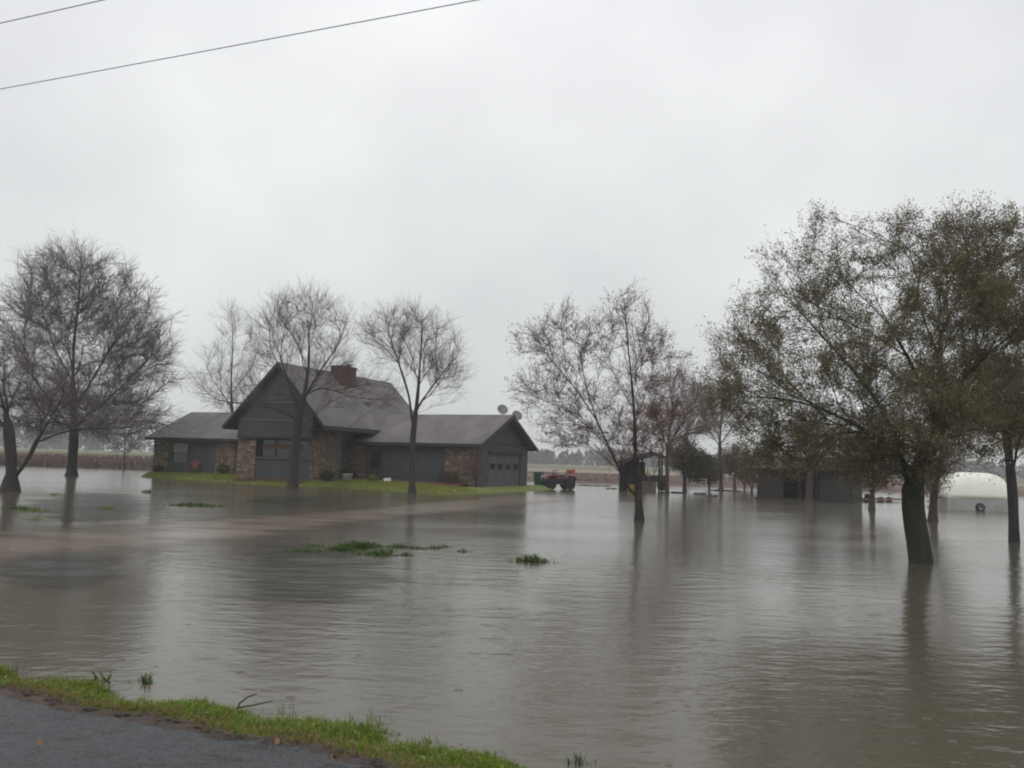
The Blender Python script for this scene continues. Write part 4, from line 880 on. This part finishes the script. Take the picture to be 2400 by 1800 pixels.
# T5 budding tree in the middle of the water
tree('budding_tree', 'many stemmed tree with reddish buds standing alone in mid water', (1498, 1221), 28.1,
     [[(1498, 1221, 0), (1500, 1180, 0), (1494, 1145, 0), (1488, 1080, 0), (1484, 1000, 0), (1480, 900, 0), (1472, 790, 0), (1462, 700, 0)],
      [(1498, 1172, 0), (1472, 1150, -0.1), (1448, 1100, -0.2), (1425, 1045, -0.3), (1400, 985, -0.4), (1378, 910, -0.5), (1357, 815, -0.6), (1338, 730, -0.6)],
      [(1500, 1175, 0), (1524, 1140, 0.2), (1545, 1085, 0.4), (1568, 1010, 0.6), (1590, 930, 0.7)], [(1428, 1050, -0.3), (1370, 990, -0.6), (1300, 945, -0.8), (1240, 925, -0.9)], [(1484, 1000, 0), (1520, 900, 0.5), (1545, 820, 0.6)], [(1400, 985, -0.4), (1340, 900, 0.2), (1290, 840, 0.3)]],
     [(1330, 800, 85, 105, 2.0), (1465, 800, 95, 130, 2.6), (1280, 930, 95, 85, 1.7), (1550, 880, 65, 110, 1.3), (1400, 970, 110, 85, 2.0), (1250, 800, 45, 40, 0.4), (1520, 1000, 80, 70, 1.5), (1330, 1020, 90, 40, 0.8), (1450, 1050, 60, 50, 0.6)], 680, 0.12, 0.006, bark='bark', twig='red_twig',
     twigs=4, twig_len=(0.2, 0.55), up=0.16, sub=2, bud='bud', buds=22000, leaf_size=0.026, seed=21, limb_k=0.42, twig_r=0.0032, attach_from=1.2, clear=1.1, depth=0.9, jitter=0.3)
# T6 big leafy tree at the right
tree('leafy_tree', 'big spreading tree with olive leaves and mossy leaning trunk, right foreground water', (2159, 1318), 17.3,
     [[(2159, 1318, 0), (2152, 1260, 0), (2140, 1200, 0), (2134, 1150, 0), (2150, 1100, 0), (2190, 1045, 0.1), (2212, 980, 0.2), (2215, 900, 0.3), (2190, 810, 0.3)],
      [(2140, 1130, 0), (2110, 1070, -0.2), (2040, 1010, -0.4), (1940, 960, -0.6), (1830, 930, -0.8), (1740, 930, -0.9)],
      [(2120, 1085, -0.2), (2080, 980, 0.3), (2010, 880, 0.5), (1930, 790, 0.6), (1850, 700, 0.6)], [(2205, 1000, 0.2), (2150, 880, -0.5), (2080, 760, -0.8), (2030, 640, -0.9)],
      [(2195, 1040, 0), (2280, 1000, -0.4), (2380, 970, -0.7), (2480, 950, -0.8)], [(2220, 960, 0), (2320, 850, 0.6), (2420, 740, 0.8)], [(2040, 1010, -0.4), (1960, 1015, 0.2), (1870, 1030, 0.4), (1800, 1050, 0.5)]],
     [(2120, 720, 300, 220, 3.2), (1870, 820, 195, 165, 2.0), (2330, 680, 260, 210, 2.2), (2080, 950, 310, 130, 2.2), (1760, 930, 140, 95, 1.3), (1930, 1035, 180, 55, 1.2), (2350, 930, 240, 105, 1.5), (2100, 1085, 140, 60, 0.9), (2150, 580, 170, 90, 1.0), (2240, 720, 130, 120, 1.0, -0.8), (2330, 800, 150, 120, 1.0, -0.8), (2080, 860, 140, 90, 0.8, -1.0), (1720, 800, 70, 90, 0.4), (2310, 1022, 160, 64, 1.4), (2230, 960, 170, 110, 1.0, -1.0), (1850, 690, 130, 110, 0.9), (1890, 1072, 180, 40, 1.2), (2340, 590, 170, 95, 1.0), (2230, 575, 160, 80, 0.8), (2160, 1010, 170, 90, 1.2, -1.2), (1960, 560, 90, 60, 0.3)], 1450, 0.215, 0.0052, bark='mossy_bark', twig='twig',
     twigs=4, twig_len=(0.18, 0.5), up=0.25, sub=2, leaf='olive_leaf', leaves=195000, leaf_size=0.024, seed=33, twig_r=0.003, attach_from=1.35, clear=1.15, depth=0.8, droop=0.8, flare=1.08)
# T7 right edge
tree('leafy_tree', 'dark trunked leafy tree at the right edge of the photo behind the big spreading tree', (2377, 1270), 23.9,
     [[(2377, 1270, 0), (2374, 1200, 0), (2368, 1100, 0), (2360, 1000, 0), (2372, 900, 0)], [(2362, 1020, 0), (2420, 930, 0.3), (2480, 830, 0.5)], [(2360, 1000, 0), (2310, 900, 0.2), (2280, 800, 0.3)]],
     [(2400, 780, 190, 220, 2.5), (2370, 960, 130, 80, 1), (2410, 985, 110, 60, 0.9)], 380, 0.13, 0.007, bark='bark', twigs=3, twig_len=(0.25, 0.7), leaf='olive_leaf', leaves=50000, leaf_size=0.036, seed=41, twig_r=0.004, attach_from=1.8, clear=1.5, droop=0.3, flare=1.15)
# T8 reddish trunk behind the big tree
tree('bare_tree', 'thin reddish tree standing close behind the big mossy trunk', (2186, 1222), 33.6,
     [[(2186, 1222, 0), (2190, 1160, 0), (2200, 1100, 0), (2208, 1040, 0), (2212, 960, 0)], [(2192, 1150, 0), (2170, 1090, 0.2), (2150, 1020, 0.3)]],
     [(2190, 1020, 80, 85, 1), (2175, 1110, 40, 60, 0.5)], 120, 0.14, 0.008, bark='brown_bark', twig='red_twig', twigs=4, twig_len=(0.3, 0.8), seed=43, twig_r=0.006, leaf='brown_leaf', leaves=2500, leaf_size=0.05, attach_from=1.0, clear=0.6)
# T9, T10 young brownish trees beside the shed
tree('bare_tree', 'young russet tree in water right of the open shed', (2043, 1196), 42,
     [[(2043, 1196, 0), (2044, 1150, 0), (2046, 1100, 0), (2048, 1040, 0)]], [(2050, 1085, 72, 70, 1)], 130, 0.12, 0.009, bark='brown_bark', twig='red_twig', twigs=5, twig_len=(0.3, 0.8), seed=44, twig_r=0.0075, leaf='brown_leaf', leaves=2600, leaf_size=0.06, attach_from=0.6, clear=0.5)
tree('bare_tree', 'dark brown tree standing before the open front of the shed', (1896, 1176), 51,
     [[(1896, 1176, 0), (1898, 1130, 0), (1902, 1080, 0), (1906, 1010, 0)]], [(1905, 1010, 80, 60, 1)], 110, 0.2, 0.01, bark='brown_bark', twig='red_twig', twigs=4, twig_len=(0.4, 1.0), seed=45, twig_r=0.0085, leaf='brown_leaf', leaves=2200, leaf_size=0.06, attach_from=1.6, clear=1.4)
# T11 evergreen, T12, T13
tree('evergreen_tree', 'round dark evergreen with a thin tan trunk left of the white gate', (1605, 1153), 66,
     [[(1605, 1153, 0), (1604, 1125, 0), (1606, 1090, 0)]], [(1622, 1088, 46, 36, 1.6), (1600, 1070, 36, 45, 0.8)], 130, 0.13, 0.012, bark='brown_bark', twigs=3, twig_len=(0.3, 0.7), leaf='evergreen_leaf', leaves=11000, leaf_size=0.085, seed=46, twig_r=0.009, attach_from=0.9, clear=0.7)
tree('leafy_tree', 'small hazy olive tree standing between the white gate and the shed', (1722, 1146), 76,
     [[(1722, 1146, 0), (1721, 1110, 0), (1720, 1070, 0)]], [(1722, 1085, 36, 42, 1)], 90, 0.12, 0.012, bark='brown_bark', twigs=3, twig_len=(0.3, 0.8), leaf='brown_leaf', leaves=5200, leaf_size=0.085, seed=47, twig_r=0.009, attach_from=0.8, clear=0.5)
tree('bare_tree', 'russet bare tree behind the budding tree, right of the tractor shelter', (1563, 1156), 60.5,
     [[(1563, 1156, 0), (1564, 1100, 0), (1568, 1030, 0), (1575, 950, 0), (1580, 890, 0)], [(1566, 1050, 0), (1600, 990, 0), (1625, 930, 0)]],
     [(1580, 940, 85, 85, 2), (1620, 990, 60, 55, 1), (1540, 980, 60, 50, 0.7), (1570, 1050, 60, 40, 0.5)], 330, 0.13, 0.011, bark='brown_bark', twig='red_twig', twigs=4, twig_len=(0.5, 1.2), seed=48, twig_r=0.0085, attach_from=2.2, clear=2)
tree('bare_tree', 'bare grey tree with olive flecks between the budding tree and the big leafy tree', (1690, 1150), 70,
     [[(1690, 1150, 0), (1690, 1090, 0), (1688, 1010, 0), (1690, 930, 0)], [(1690, 1050, 0), (1650, 990, 0), (1640, 930, 0)], [(1690, 1040, 0), (1730, 980, 0), (1750, 920, 0)]],
     [(1690, 960, 85, 75, 2)], 190, 0.16, 0.011, bark='brown_bark', twig='twig', twigs=4, twig_len=(0.5, 1.2), seed=49, twig_r=0.0085, leaf='brown_leaf', leaves=2500, leaf_size=0.07, attach_from=2.4, clear=2)
for a in (((1662, 1152), 68, 'low olive thicket between the white gate and the small hazy olive tree', 61, 34, 34), ((1762, 1156), 62, 'low russet thicket against the left end of the dark shed', 62, 32, 40), ((1745, 1146), 78, 'low far thicket behind the gap left of the shed', 63, 40, 28)):
    (bx_, by_), yy, lab, sd_, rx_, ry_ = a
    tree('thicket', lab, (bx_, by_), yy, [[(bx_, by_, 0), (bx_+1, by_-25, 0), (bx_+3, by_-50, 0)], [(bx_, by_-8, 0), (bx_-16, by_-40, 0)]], [(bx_, by_-ry_-14, rx_, ry_, 1)], 80, 0.07, 0.01, bark='brown_bark', twig='red_twig', twigs=4, twig_len=(0.3, 0.9), seed=sd_, twig_r=0.0085, leaf='brown_leaf', leaves=3200, leaf_size=0.075, attach_from=0.2, clear=0.2, category='shrub')
tree('sapling', 'thin grey sapling in far water between the tall tree and the house', (291, 1101), 84,
     [[(291, 1101, 0), (291, 1070, 0), (292, 1045, 0), (293, 1010, 0)]], [(293, 1035, 42, 32, 1)], 70, 0.07, 0.01, twigs=4, twig_len=(0.4, 1.0), seed=50, twig_r=0.008, attach_from=1.2, clear=0.9, category='sapling')
tree('sapling', 'thin reddish sapling on the lawn at the garage corner', (1117, 1152), 52.5,
     [[(1117, 1152, 0), (1117, 1120, 0), (1116, 1090, 0), (1114, 1065, 0)]], [(1115, 1095, 24, 32, 1)], 60, 0.05, 0.007, bark='brown_bark', twig='red_twig', twigs=3, twig_len=(0.2, 0.5), seed=51, twig_r=0.005, attach_from=0.5, clear=0.4, category='sapling')

# ---------------------------------------------------------------- tractor shelter, gate, shed, trailer, camper
def shelter():
    c = at(1500, 1140, 65.5); e = empty('tractor_shelter', (c[0], c[1], 0), -0.25, 'small dark roofed open shelter behind the budding tree', 'shelter')
    r = MB(); n = 0.12
    r.prism([(-1.7, -1.3, 1.9), (0.95, -1.3, 2.72), (0.95, -1.3, 3.0), (-1.75, -1.3, 2.16)], (0, 3.4, 0)); r.prism([(0.952, -1.3, 2.72), (1.75, -1.3, 2.48), (1.75, -1.3, 2.74), (0.952, -1.3, 3.0)], (0, 3.2, 0)); r.build('roof', 'dark_roof', e)
    MB().box(-1.5, -1.42, -1.05, 1.9, 0, 2.05).build('wall', 'green_grey_sheet', e); MB().box(-1.42, 0.2, 1.8, 1.88, 0, 2.2).build('wall', 'green_grey_sheet', e)
    for x, z in ((-0.05, 2.45), (1.5, 2.62)):
        for y in (-1.0, 1.85): MB().box(x-0.06, x+0.06, y-0.06, y+0.06, 0, z).build('post', 'old_wood', e)
    t = empty('tractor', (c[0]+0.75, c[1]+0.2, 0.05), -0.2, 'dark old tractor parked under the small open shelter', 'tractor')
    def wheel(x, y, r_, w): 
        o = MB().lathe([(r_*0.5, -w/2), (r_*0.9, -w/2), (r_, -w*0.3), (r_, w*0.3), (r_*0.9, w/2), (r_*0.5, w/2)], 'y', (x, y, r_), 20).build('wheel', 'rubber', t)
        MB().lathe([(r_*0.45, -w*0.3), (r_*0.45, w*0.3)], 'y', (x, y, r_), 14).build('rim', 'dark_steel', o)
    for y in (-0.65, 0.65): wheel(-0.55, y, 0.62, 0.34); wheel(0.95, y*0.9, 0.36, 0.22)
    b = MB(); b.box(0.0, 1.25, -0.25, 0.25, 0.62, 1.15); b.box(-0.9, 0.1, -0.3, 0.3, 0.45, 0.85); b.build('body', 'tractor_green', t, bevel=0.04)
    for y in (-0.62, 0.62): MB().box(-1.0, -0.1, y-0.18, y+0.18, 1.24, 1.3).build('fender', 'tractor_green', t, bevel=0.01)
    s_ = MB(); s_.box(-0.75, -0.35, -0.22, 0.22, 0.95, 1.05); s_.box(-0.8, -0.72, -0.22, 0.22, 1.05, 1.4); s_.build('seat', 'black_plastic', t, bevel=0.02)
    w = MB(); w.tube([(0.05, 0, 1.1), (-0.15, 0, 1.4)], 0.025); w.lathe([(0.2, 0), (0.22, 0.02), (0.2, 0.04), (0.17, 0.02)], 'x', (-0.17, 0, 1.42), 16); w.build('steering_wheel', 'black_plastic', t)
    MB().tube([(0.8, 0.1, 1.15), (0.8, 0.1, 1.75)], 0.04).build('exhaust', 'dark_steel', t)
    k = at(1521, 1143, 62.5); bx_ = empty('plywood_box', (k[0], k[1], 0), -0.15, 'tan plywood box standing in water before the dark tractor', 'box')
    MB().box(-0.5, 0.5, -0.4, 0.4, 0, 0.7).build('body', 'plywood', bx_, bevel=0.01); fr_ = MB()
    for x in (-0.5, 0.44): fr_.box(x, x+0.06, -0.43, -0.402, 0, 0.72)
    fr_.box(-0.44, 0.44, -0.43, -0.402, 0.64, 0.72); fr_.build('batten', 'plywood', bx_); MB().box(-0.54, 0.54, -0.44, 0.44, 0.722, 0.76).build('lid', 'plywood', bx_)
    k = at(1479, 1142, 62); d_ = empty('drum', (k[0], k[1], 0.0), 0, 'small ochre yellow drum at the shelter behind the budding tree', 'drum')
    MB().lathe([(0.26, 0), (0.28, 0.02), (0.27, 0.2), (0.285, 0.22), (0.27, 0.24), (0.27, 0.5), (0.28, 0.52), (0.24, 0.5)], sides=18).build('body', 'ochre', d_); MB().lathe([(0.05, 0.5), (0.05, 0.54)], center=(0.1, 0, 0), sides=10).build('cap', 'dark_steel', d_)
shelter()
def gate():
    c = at(1634, 1146, 66); e = empty('farm_gate', (c[0], c[1], 0), -0.05, 'white pipe gate panel with five rails standing in far water', 'gate')
    for x in (-0.68, 0.68): MB().tube([(x, 0, 0), (x, 0, 1.05)], 0.03).build('post', 'white_paint', e)
    for k in range(5): MB().tube([(-0.68, 0, 0.22+k*0.195), (0.68, 0, 0.22+k*0.195)], 0.026).build('rail', 'white_paint', e)
gate()
def shed():
    a = at(1775, 1168, 55.2); b = at(1998, 1178, 52.2); d = b-a; ln = math.hypot(d[0], d[1]); rz = math.atan2(d[1], d[0])
    e = empty('open_shed', (a[0], a[1], 0), rz, 'low dark open fronted shed behind the big leafy tree', 'shed')
    H = 2.05
    MB().box(0, ln, 3.4, 3.5, 0, 2.1).build('wall', 'old_wood', e); MB().box(0, 0.1, 0.1, 3.4, 0, 1.95).build('wall', 'old_wood', e)
    MB().box(ln-0.1, ln, 0.1, 3.4, 0, 1.95).build('wall', 'old_wood', e); MB().box(ln*0.66, ln-0.1, 0.06, 0.12, 0, 1.8).build('front_panel', 'blue_grey_sheet', e); MB().box(0.1, ln*0.26, 0.06, 0.12, 0, 1.8).build('front_panel', 'old_wood', e)
    for x in (0.06, ln*0.27, ln*0.46, ln*0.64, ln-0.08): MB().box(x-0.07, x+0.07, -0.06, 0.055, 0, 1.81).build('post', 'old_wood', e)
    MB().box(-0.1, ln+0.1, -0.08, 0.05, 1.81, 1.94).build('beam', 'dark_roof', e)
    MB().prism([(-0.25, -0.4, 1.92), (-0.25, 1.8, 2.7), (-0.25, 1.8, 2.78), (-0.25, -0.4, 2.0)], (ln+0.5, 0, 0)).build('roof', 'tin_roof', e)
    MB().prism([(-0.25, 1.803, 2.7), (-0.25, 3.9, 2.0), (-0.25, 3.9, 2.08), (-0.25, 1.803, 2.78)], (ln+0.5, 0, 0)).build('roof', 'tin_roof', e)
    MB().box(-0.1, ln+0.1, -0.25, 0.0, -0.2, 0.1).build('sill_beam', 'driftwood', e)
shed()
def trailer():
    a = at(2006, 1166, 54.5); b = at(2126, 1169, 58); d = b-a; ln = math.hypot(d[0], d[1]); rz = math.atan2(d[1], d[0])
    e = empty('flat_trailer', (a[0], a[1], -0.17), rz, 'low flat trailer with an orange side board behind the big mossy trunk', 'trailer')
    MB().box(0, ln, 0.0, 1.8, 0.28, 0.36).build('bed', 'old_wood', e); MB().box(0.9, ln, -0.06, -0.01, 0.27, 0.35).build('side_board', 'orange_wood', e); MB().box(0, 0.88, -0.06, -0.01, 0.25, 0.36).build('side_board', 'old_wood', e)
    for x in (ln*0.5, ln*0.66):
        for y in (0.1, 1.7): MB().lathe([(0.16, -0.08), (0.27, -0.08), (0.28, 0), (0.27, 0.08), (0.16, 0.08)], 'y', (x, y, 0.2), 16).build('wheel', 'rubber', e)
    p = np.array([a[0], a[1], 0])+np.array([math.cos(rz), math.sin(rz), 0])*0.35+np.array([-math.sin(rz), math.cos(rz), 0])*0.7
    t = empty('plastic_tub', (p[0], p[1], 0.19), rz, 'pale blue plastic tub sitting on the flat trailer end', 'tub')
    MB().lathe([(0.22, 0), (0.27, 0.4), (0.29, 0.42), (0.28, 0.45), (0.25, 0.44), (0.2, 0.05)], sides=18).build('body', 'blue_plastic', t)
    p = p+np.array([math.cos(rz), math.sin(rz), 0])*2.2
    t = empty('tool_box', (p[0], p[1], 0.19), rz, 'small black box on the middle of the flat trailer', 'box'); MB().box(-0.22, 0.22, -0.15, 0.15, 0, 0.22).build('body', 'black_plastic', t, bevel=0.01); MB().box(-0.23, 0.23, -0.16, 0.16, 0.222, 0.28).build('lid', 'black_plastic', t, bevel=0.01)
trailer()
def camper():
    a = at(2298, 1191, 46.0); e = empty('camper_trailer', (a[0], a[1], -0.12), -0.12, 'white round cornered camper trailer standing in water at the right edge', 'camper trailer')
    vs = []; fs = []; NU, NV = 40, 16                       # rounded shell: a squashed, boxy dome over a belt line
    sgp = lambda c, p: math.copysign(abs(c)**p, c)
    for jv in range(NV+1):
        fv = (PI/2)*jv/NV
        for iu in range(NU):
            q = 2*PI*iu/NU; ce = math.cos(fv)**0.55
            vs.append((0.0+1.72*sgp(math.cos(q), 0.45)*ce, 1.0+1.0*sgp(math.sin(q), 0.45)*ce, 0.75+1.4*math.sin(fv)**0.8))
    for jv in range(NV):
        for iu in range(NU): fs.append((jv*NU+iu, jv*NU+(iu+1) % NU, (jv+1)*NU+(iu+1) % NU, (jv+1)*NU+iu))
    fs.append(tuple(range(NU))[::-1])
    MB().add(vs, fs, True).build('body', 'cream_paint', e)
    sk = MB(); sk.box(-1.66, -0.42, 0.02, 1.98, 0.05, 0.748); sk.box(0.42, 1.66, 0.02, 1.98, 0.05, 0.748); sk.box(-0.418, 0.418, 0.024, 1.98, 0.05, 0.745); sk.build('skirt', 'grey_panel', e)
    w = MB().lathe([(0.14, -0.09), (0.23, -0.09), (0.25, -0.04), (0.25, 0.04), (0.23, 0.09), (0.14, 0.09)], 'y', (0, 0.05, 0.28), 22).build('wheel', 'rubber', e); MB().lathe([(0.14, -0.06), (0.1, -0.08), (0.14, 0.06)], 'y', (0, 0.0, 0.28), 16).build('rim', 'steel', w)
camper()

# ---------------------------------------------------------------- floating debris
def log(px, py, ln, r, rz, label, Y=None, bend=0.1, seed=0, m='driftwood'):
    p = on_z(px, py); rn = random.Random(seed); n = 7
    pts = [(ln*(i/n-0.5), bend*math.sin(i*1.3+seed)*0.5, 0.02+rn.uniform(-0.02, 0.03)) for i in range(n+1)]
    rad = [r*rn.uniform(0.7, 1.1)*(0.6 if i in (0, n) else 1) for i in range(n+1)]
    mb = MB().tube(pts, rad, 7)
    for k in range(3): i = rn.randrange(1, n); q = pts[i]; mb.tube([q, (q[0]+rn.uniform(0.1, 0.3), q[1]+rn.uniform(-0.3, 0.3), rn.uniform(0.08, 0.25))], [r*0.5, r*0.15], 5)
    o = mb.build('floating_log', m); o.location = (p[0], p[1], 0); o.rotation_euler = (0, 0, rz)
    tag(o, label, 'driftwood', 'driftwood in the far water')
log(1392, 1139, 3.0, 0.05, -0.1, 'long thin dark log floating right of the quad bike', seed=1)
log(1433, 1146, 0.9, 0.05, 0.1, 'short reddish driftwood piece left of the tractor shelter', seed=2, m='edging')
log(1700, 1151, 2.6, 0.09, 0.1, 'long dark branchy log floating right of the white gate', seed=3)
log(1668, 1163, 0.8, 0.07, 0.2, 'short dark lump of driftwood nearer than the white gate', seed=4)
log(1590, 1156, 1.1, 0.08, 0.0, 'dark log at the foot of the round evergreen', seed=5)
log(1640, 1158, 0.9, 0.06, 0.1, 'dark log floating at the foot of the white gate', seed=6)
log(1795, 1152, 1.2, 0.09, 0.0, 'dark log lying at the left end of the open shed', seed=7)

# ---------------------------------------------------------------- grass tufts standing in the water
def tuft(px, py, w, h, n, label, mt='wet_blade', lean=(0.2, 1.1), name='grass_tuft', group='grass tufts in the flood', bw=0.02, aspect=0.4, cat='grass tuft'):
    n = int(n*0.7); p = on_z(px, py); r = RNG.normal(size=(n, 2))*np.array([w/2.3, w/2.3*aspect]); pos = np.concatenate([r, np.full((n, 1), -0.02)], 1)
    fall = np.exp(-(r[:, 0]/(w/2.2))**2); hh = h*RNG.uniform(0.5, 1.3, n)*(0.45+0.55*fall)
    v, f = blades(pos, hh, RNG.uniform(0.6, 1.3, n)*bw, RNG.uniform(*lean, n))
    o = fast_mesh(name, v, f, mt, None, False, None, (p[0], p[1], 0)); tag(o, label, cat, group)
tuft(457, 1186, 1.15, 0.2, 420, 'round green tuft in calm water below the left wing', bw=0.03)
tuft(48, 1193, 0.75, 0.16, 200, 'green tuft nearest the left edge below the forked tree', bw=0.03)
tuft(85, 1197, 0.9, 0.09, 180, 'flat yellowish tuft beside the tuft nearest the left edge', mt='blade', bw=0.03)
tuft(82, 1217, 0.45, 0.1, 80, 'small faint tuft just above the driveway at far left', mt='blade', bw=0.02)
tuft(130, 1160, 0.5, 0.12, 80, 'small tuft between the forked tree and the tall tree reflection', mt='blade', bw=0.025)
tuft(252, 1192, 0.45, 0.13, 110, 'small tuft between the tall tree reflection and the round green tuft', mt='blade', bw=0.025)
tuft(345, 1154, 0.5, 0.2, 90, 'dark small tuft in water off the left house corner', bw=0.03)
tuft(375, 1193, 0.6, 0.06, 70, 'low thin tuft just left of the round green tuft', bw=0.025)
tuft(228, 1220, 0.35, 0.07, 40, 'tiny faint tuft above the driveway edge', mt='blade')
tuft(630, 1179, 1.6, 0.12, 240, 'low dark tuft in front of the fan crowned tree foot', bw=0.03)
for (px, py, w, h, n, lab) in ((718, 1294, 0.7, 0.10, 260, 'sparse leftmost tuft of the green row in mid water'), (742, 1280, 0.55, 0.08, 160, 'low back tuft at the left end of the green row'),
        (800, 1290, 0.45, 0.16, 300, 'dark clump second from the left in the green row'), (835, 1284, 0.62, 0.19, 520, 'widest and fullest clump of the green row'),
        (862, 1280, 0.45, 0.15, 260, 'clump joined to the right of the widest green clump'), (842, 1298, 0.55, 0.08, 150, 'low nearer tuft below the widest green clump'),
        (890, 1301, 0.4, 0.14, 260, 'forward leaning dark clump nearest the camera in the green row'), (905, 1293, 0.4, 0.1, 160, 'small clump right of the nearest dark clump'),
        (935, 1283, 0.35, 0.13, 200, 'upright clump right of the middle of the green row'), (949, 1301, 0.3, 0.09, 120, 'small low tuft below the upright clump'),
        (975, 1286, 0.35, 0.09, 130, 'thin tuft fourth from the right of the green row'), (993, 1289, 0.2, 0.05, 60, 'tiny tuft third from the right of the green row'),
        (1016, 1285, 0.35, 0.1, 140, 'thin tuft second from the right of the green row'), (1041, 1281, 0.25, 0.08, 90, 'rightmost thin tuft of the green row'),
        (1085, 1293, 0.25, 0.09, 90, 'lone small tuft between the green row and the star shaped tuft'), (1121, 1306, 0.15, 0.04, 30, 'tiny speck of grass left of the star shaped tuft')):
    tuft(px, py, w, h, n, lab, bw=0.016)
tuft(1245, 1316, 0.45, 0.2, 260, 'star shaped dark green tuft alone in mid water', lean=(0.5, 1.7), bw=0.018)
# weeds at the verge
tuft(243, 1598, 0.11, 0.15, 18, 'dark leafy weed with a long leaning blade beside the verge', lean=(0.3, 1.1), bw=0.02, name='weed', group='weeds at the verge edge', cat='weed')
tuft(340, 1601, 0.1, 0.11, 60, 'spiky tuft of weed in water right of the leaning weed', lean=(0.2, 0.9), bw=0.009, name='weed', group='weeds at the verge edge', cat='weed')
tuft(45, 1577, 0.2, 0.12, 22, 'thin pale grass stems standing at the left edge of the verge', mt='straw', lean=(0.05, 0.3), bw=0.005, name='weed', group='weeds at the verge edge', cat='weed')
tuft(680, 1670, 0.2, 0.1, 24, 'faint grass stems in water right of the bare twig', lean=(0.05, 0.4), bw=0.005, name='weed', group='weeds at the verge edge', cat='weed')
tuft(860, 1690, 0.25, 0.13, 40, 'faint drowned stems off the middle of the verge', lean=(0.1, 0.6), bw=0.005, name='weed', group='weeds at the verge edge', cat='weed')
tuft(1180, 1722, 0.06, 0.12, 5, 'single thin grass stalk standing off the right end of the verge', mt='straw', lean=(0.02, 0.2), bw=0.004, name='weed', group='weeds at the verge edge', cat='weed')
tuft(1352, 1790, 0.1, 0.1, 50, 'green grass tuft in water past the right end of the verge', lean=(0.1, 0.6), bw=0.008, name='weed', group='weeds at the verge edge', cat='weed')
def bare_twig(px, py, label):
    p = on_z(px, py); m = MB(); m.tube([(0, 0, -0.05), (0.02, 0, 0.04), (0.07, 0.02, 0.08), (0.13, 0.02, 0.1)], [0.006, 0.006, 0.005, 0.003], 6); m.tube([(0.0, 0, 0.01), (0.12, -0.01, 0.035), (0.25, -0.02, 0.07)], [0.006, 0.005, 0.003], 6)
    o = m.build('twig', 'driftwood'); o.location = (p[0], p[1], 0); tag(o, label, 'twig')
bare_twig(553, 1663, 'dark forked bare twig poking out of the water at the verge')

def dead_leaf(px, py, s, rz, label):
    p = on_z(px, py, 0.262 if py > 1735 or px < 110 else 0.25); n = 9; m = MB()
    L_ = [(math.sin(PI*i/n)**0.8*0.45, i/n-0.5) for i in range(n+1)]
    vs = [(w*s, t*s, 0.012*math.sin(t*5)+0.02*abs(w)*s*8) for w, t in L_]+[(0, t*s, 0.012*math.sin(t*5)) for w, t in L_]+[(-w*s, t*s, 0.012*math.sin(t*5)+0.02*abs(w)*s*8) for w, t in L_]
    k = n+1; m.add(vs, [(i, i+1, k+i+1, k+i) for i in range(n)]+[(k+i, k+i+1, 2*k+i+1, 2*k+i) for i in range(n)], True)
    o = m.build('fallen_leaf', 'dead_leaf'); o.location = (p[0], p[1], p[2]+0.012); o.rotation_euler = (0.1, 0.15, rz); tag(o, label, 'leaf', 'fallen leaves by the road')
for a in ((92, 1747, 0.03, 1.0, 'orange fallen leaf lying alone on the asphalt'), (172, 1677, 0.029, 1.7, 'tan fallen leaf on the edge of the asphalt'), (631, 1714, 0.029, 1.4, 'tan leaf on the verge, leftmost of the leaf cluster'),
          (601, 1726, 0.025, 1.6, 'tan leaf at the grass and mud line above the puddle'), (649, 1743, 0.029, 0.4, 'pale round leaf in the dark mud'), (685, 1722, 0.029, 1.5, 'pale leaf in the grass right of the leaf cluster'),
          (777, 1781, 0.032, 1.5, 'bright tan leaf in the mud at the bottom of the photo')): dead_leaf(*a)

# ---------------------------------------------------------------- overhead wires, parallel to the road
def wire(name, t, z, sag, r, label):
    pts = []
    for i in range(61):
        s = -48+70*i/60; k = (i/60-0.5)*2; pts.append(road(s, t+0.044*(s+15.4), z-sag*(1-k*k)))
    o = MB().tube(pts, r, 6).build(name, 'cable'); tag(o, label, 'wire', 'overhead wires along the road')
wire('overhead_wire', 10.26, 8.75, 0.25, 0.0085, 'longer lower overhead wire crossing the upper left sky')
wire('overhead_wire', 8.46, 8.75, 0.25, 0.0085, 'short upper overhead wire at the top left corner')

# ---------------------------------------------------------------- haze
def haze():
    m = bpy.data.materials.new('rain_haze'); m.use_nodes = True; t = m.node_tree; t.nodes.clear()
    o = nn(t, 'ShaderNodeOutputMaterial'); v = nn(t, 'ShaderNodeVolumePrincipled'); v.inputs['Color'].default_value = (0.92, 0.93, 0.95, 1); v.inputs['Density'].default_value = 0.0009; v.inputs['Anisotropy'].default_value = 0.0
    t.links.new(v.outputs[0], o.inputs['Volume']); MAT['rain_haze'] = m
    h = MB().box(-930, 930, -40, 930, -2.0, 24).build('haze', 'rain_haze'); h['kind'] = 'stuff'; h['label'] = 'pale rain haze over the flooded fields'
haze()
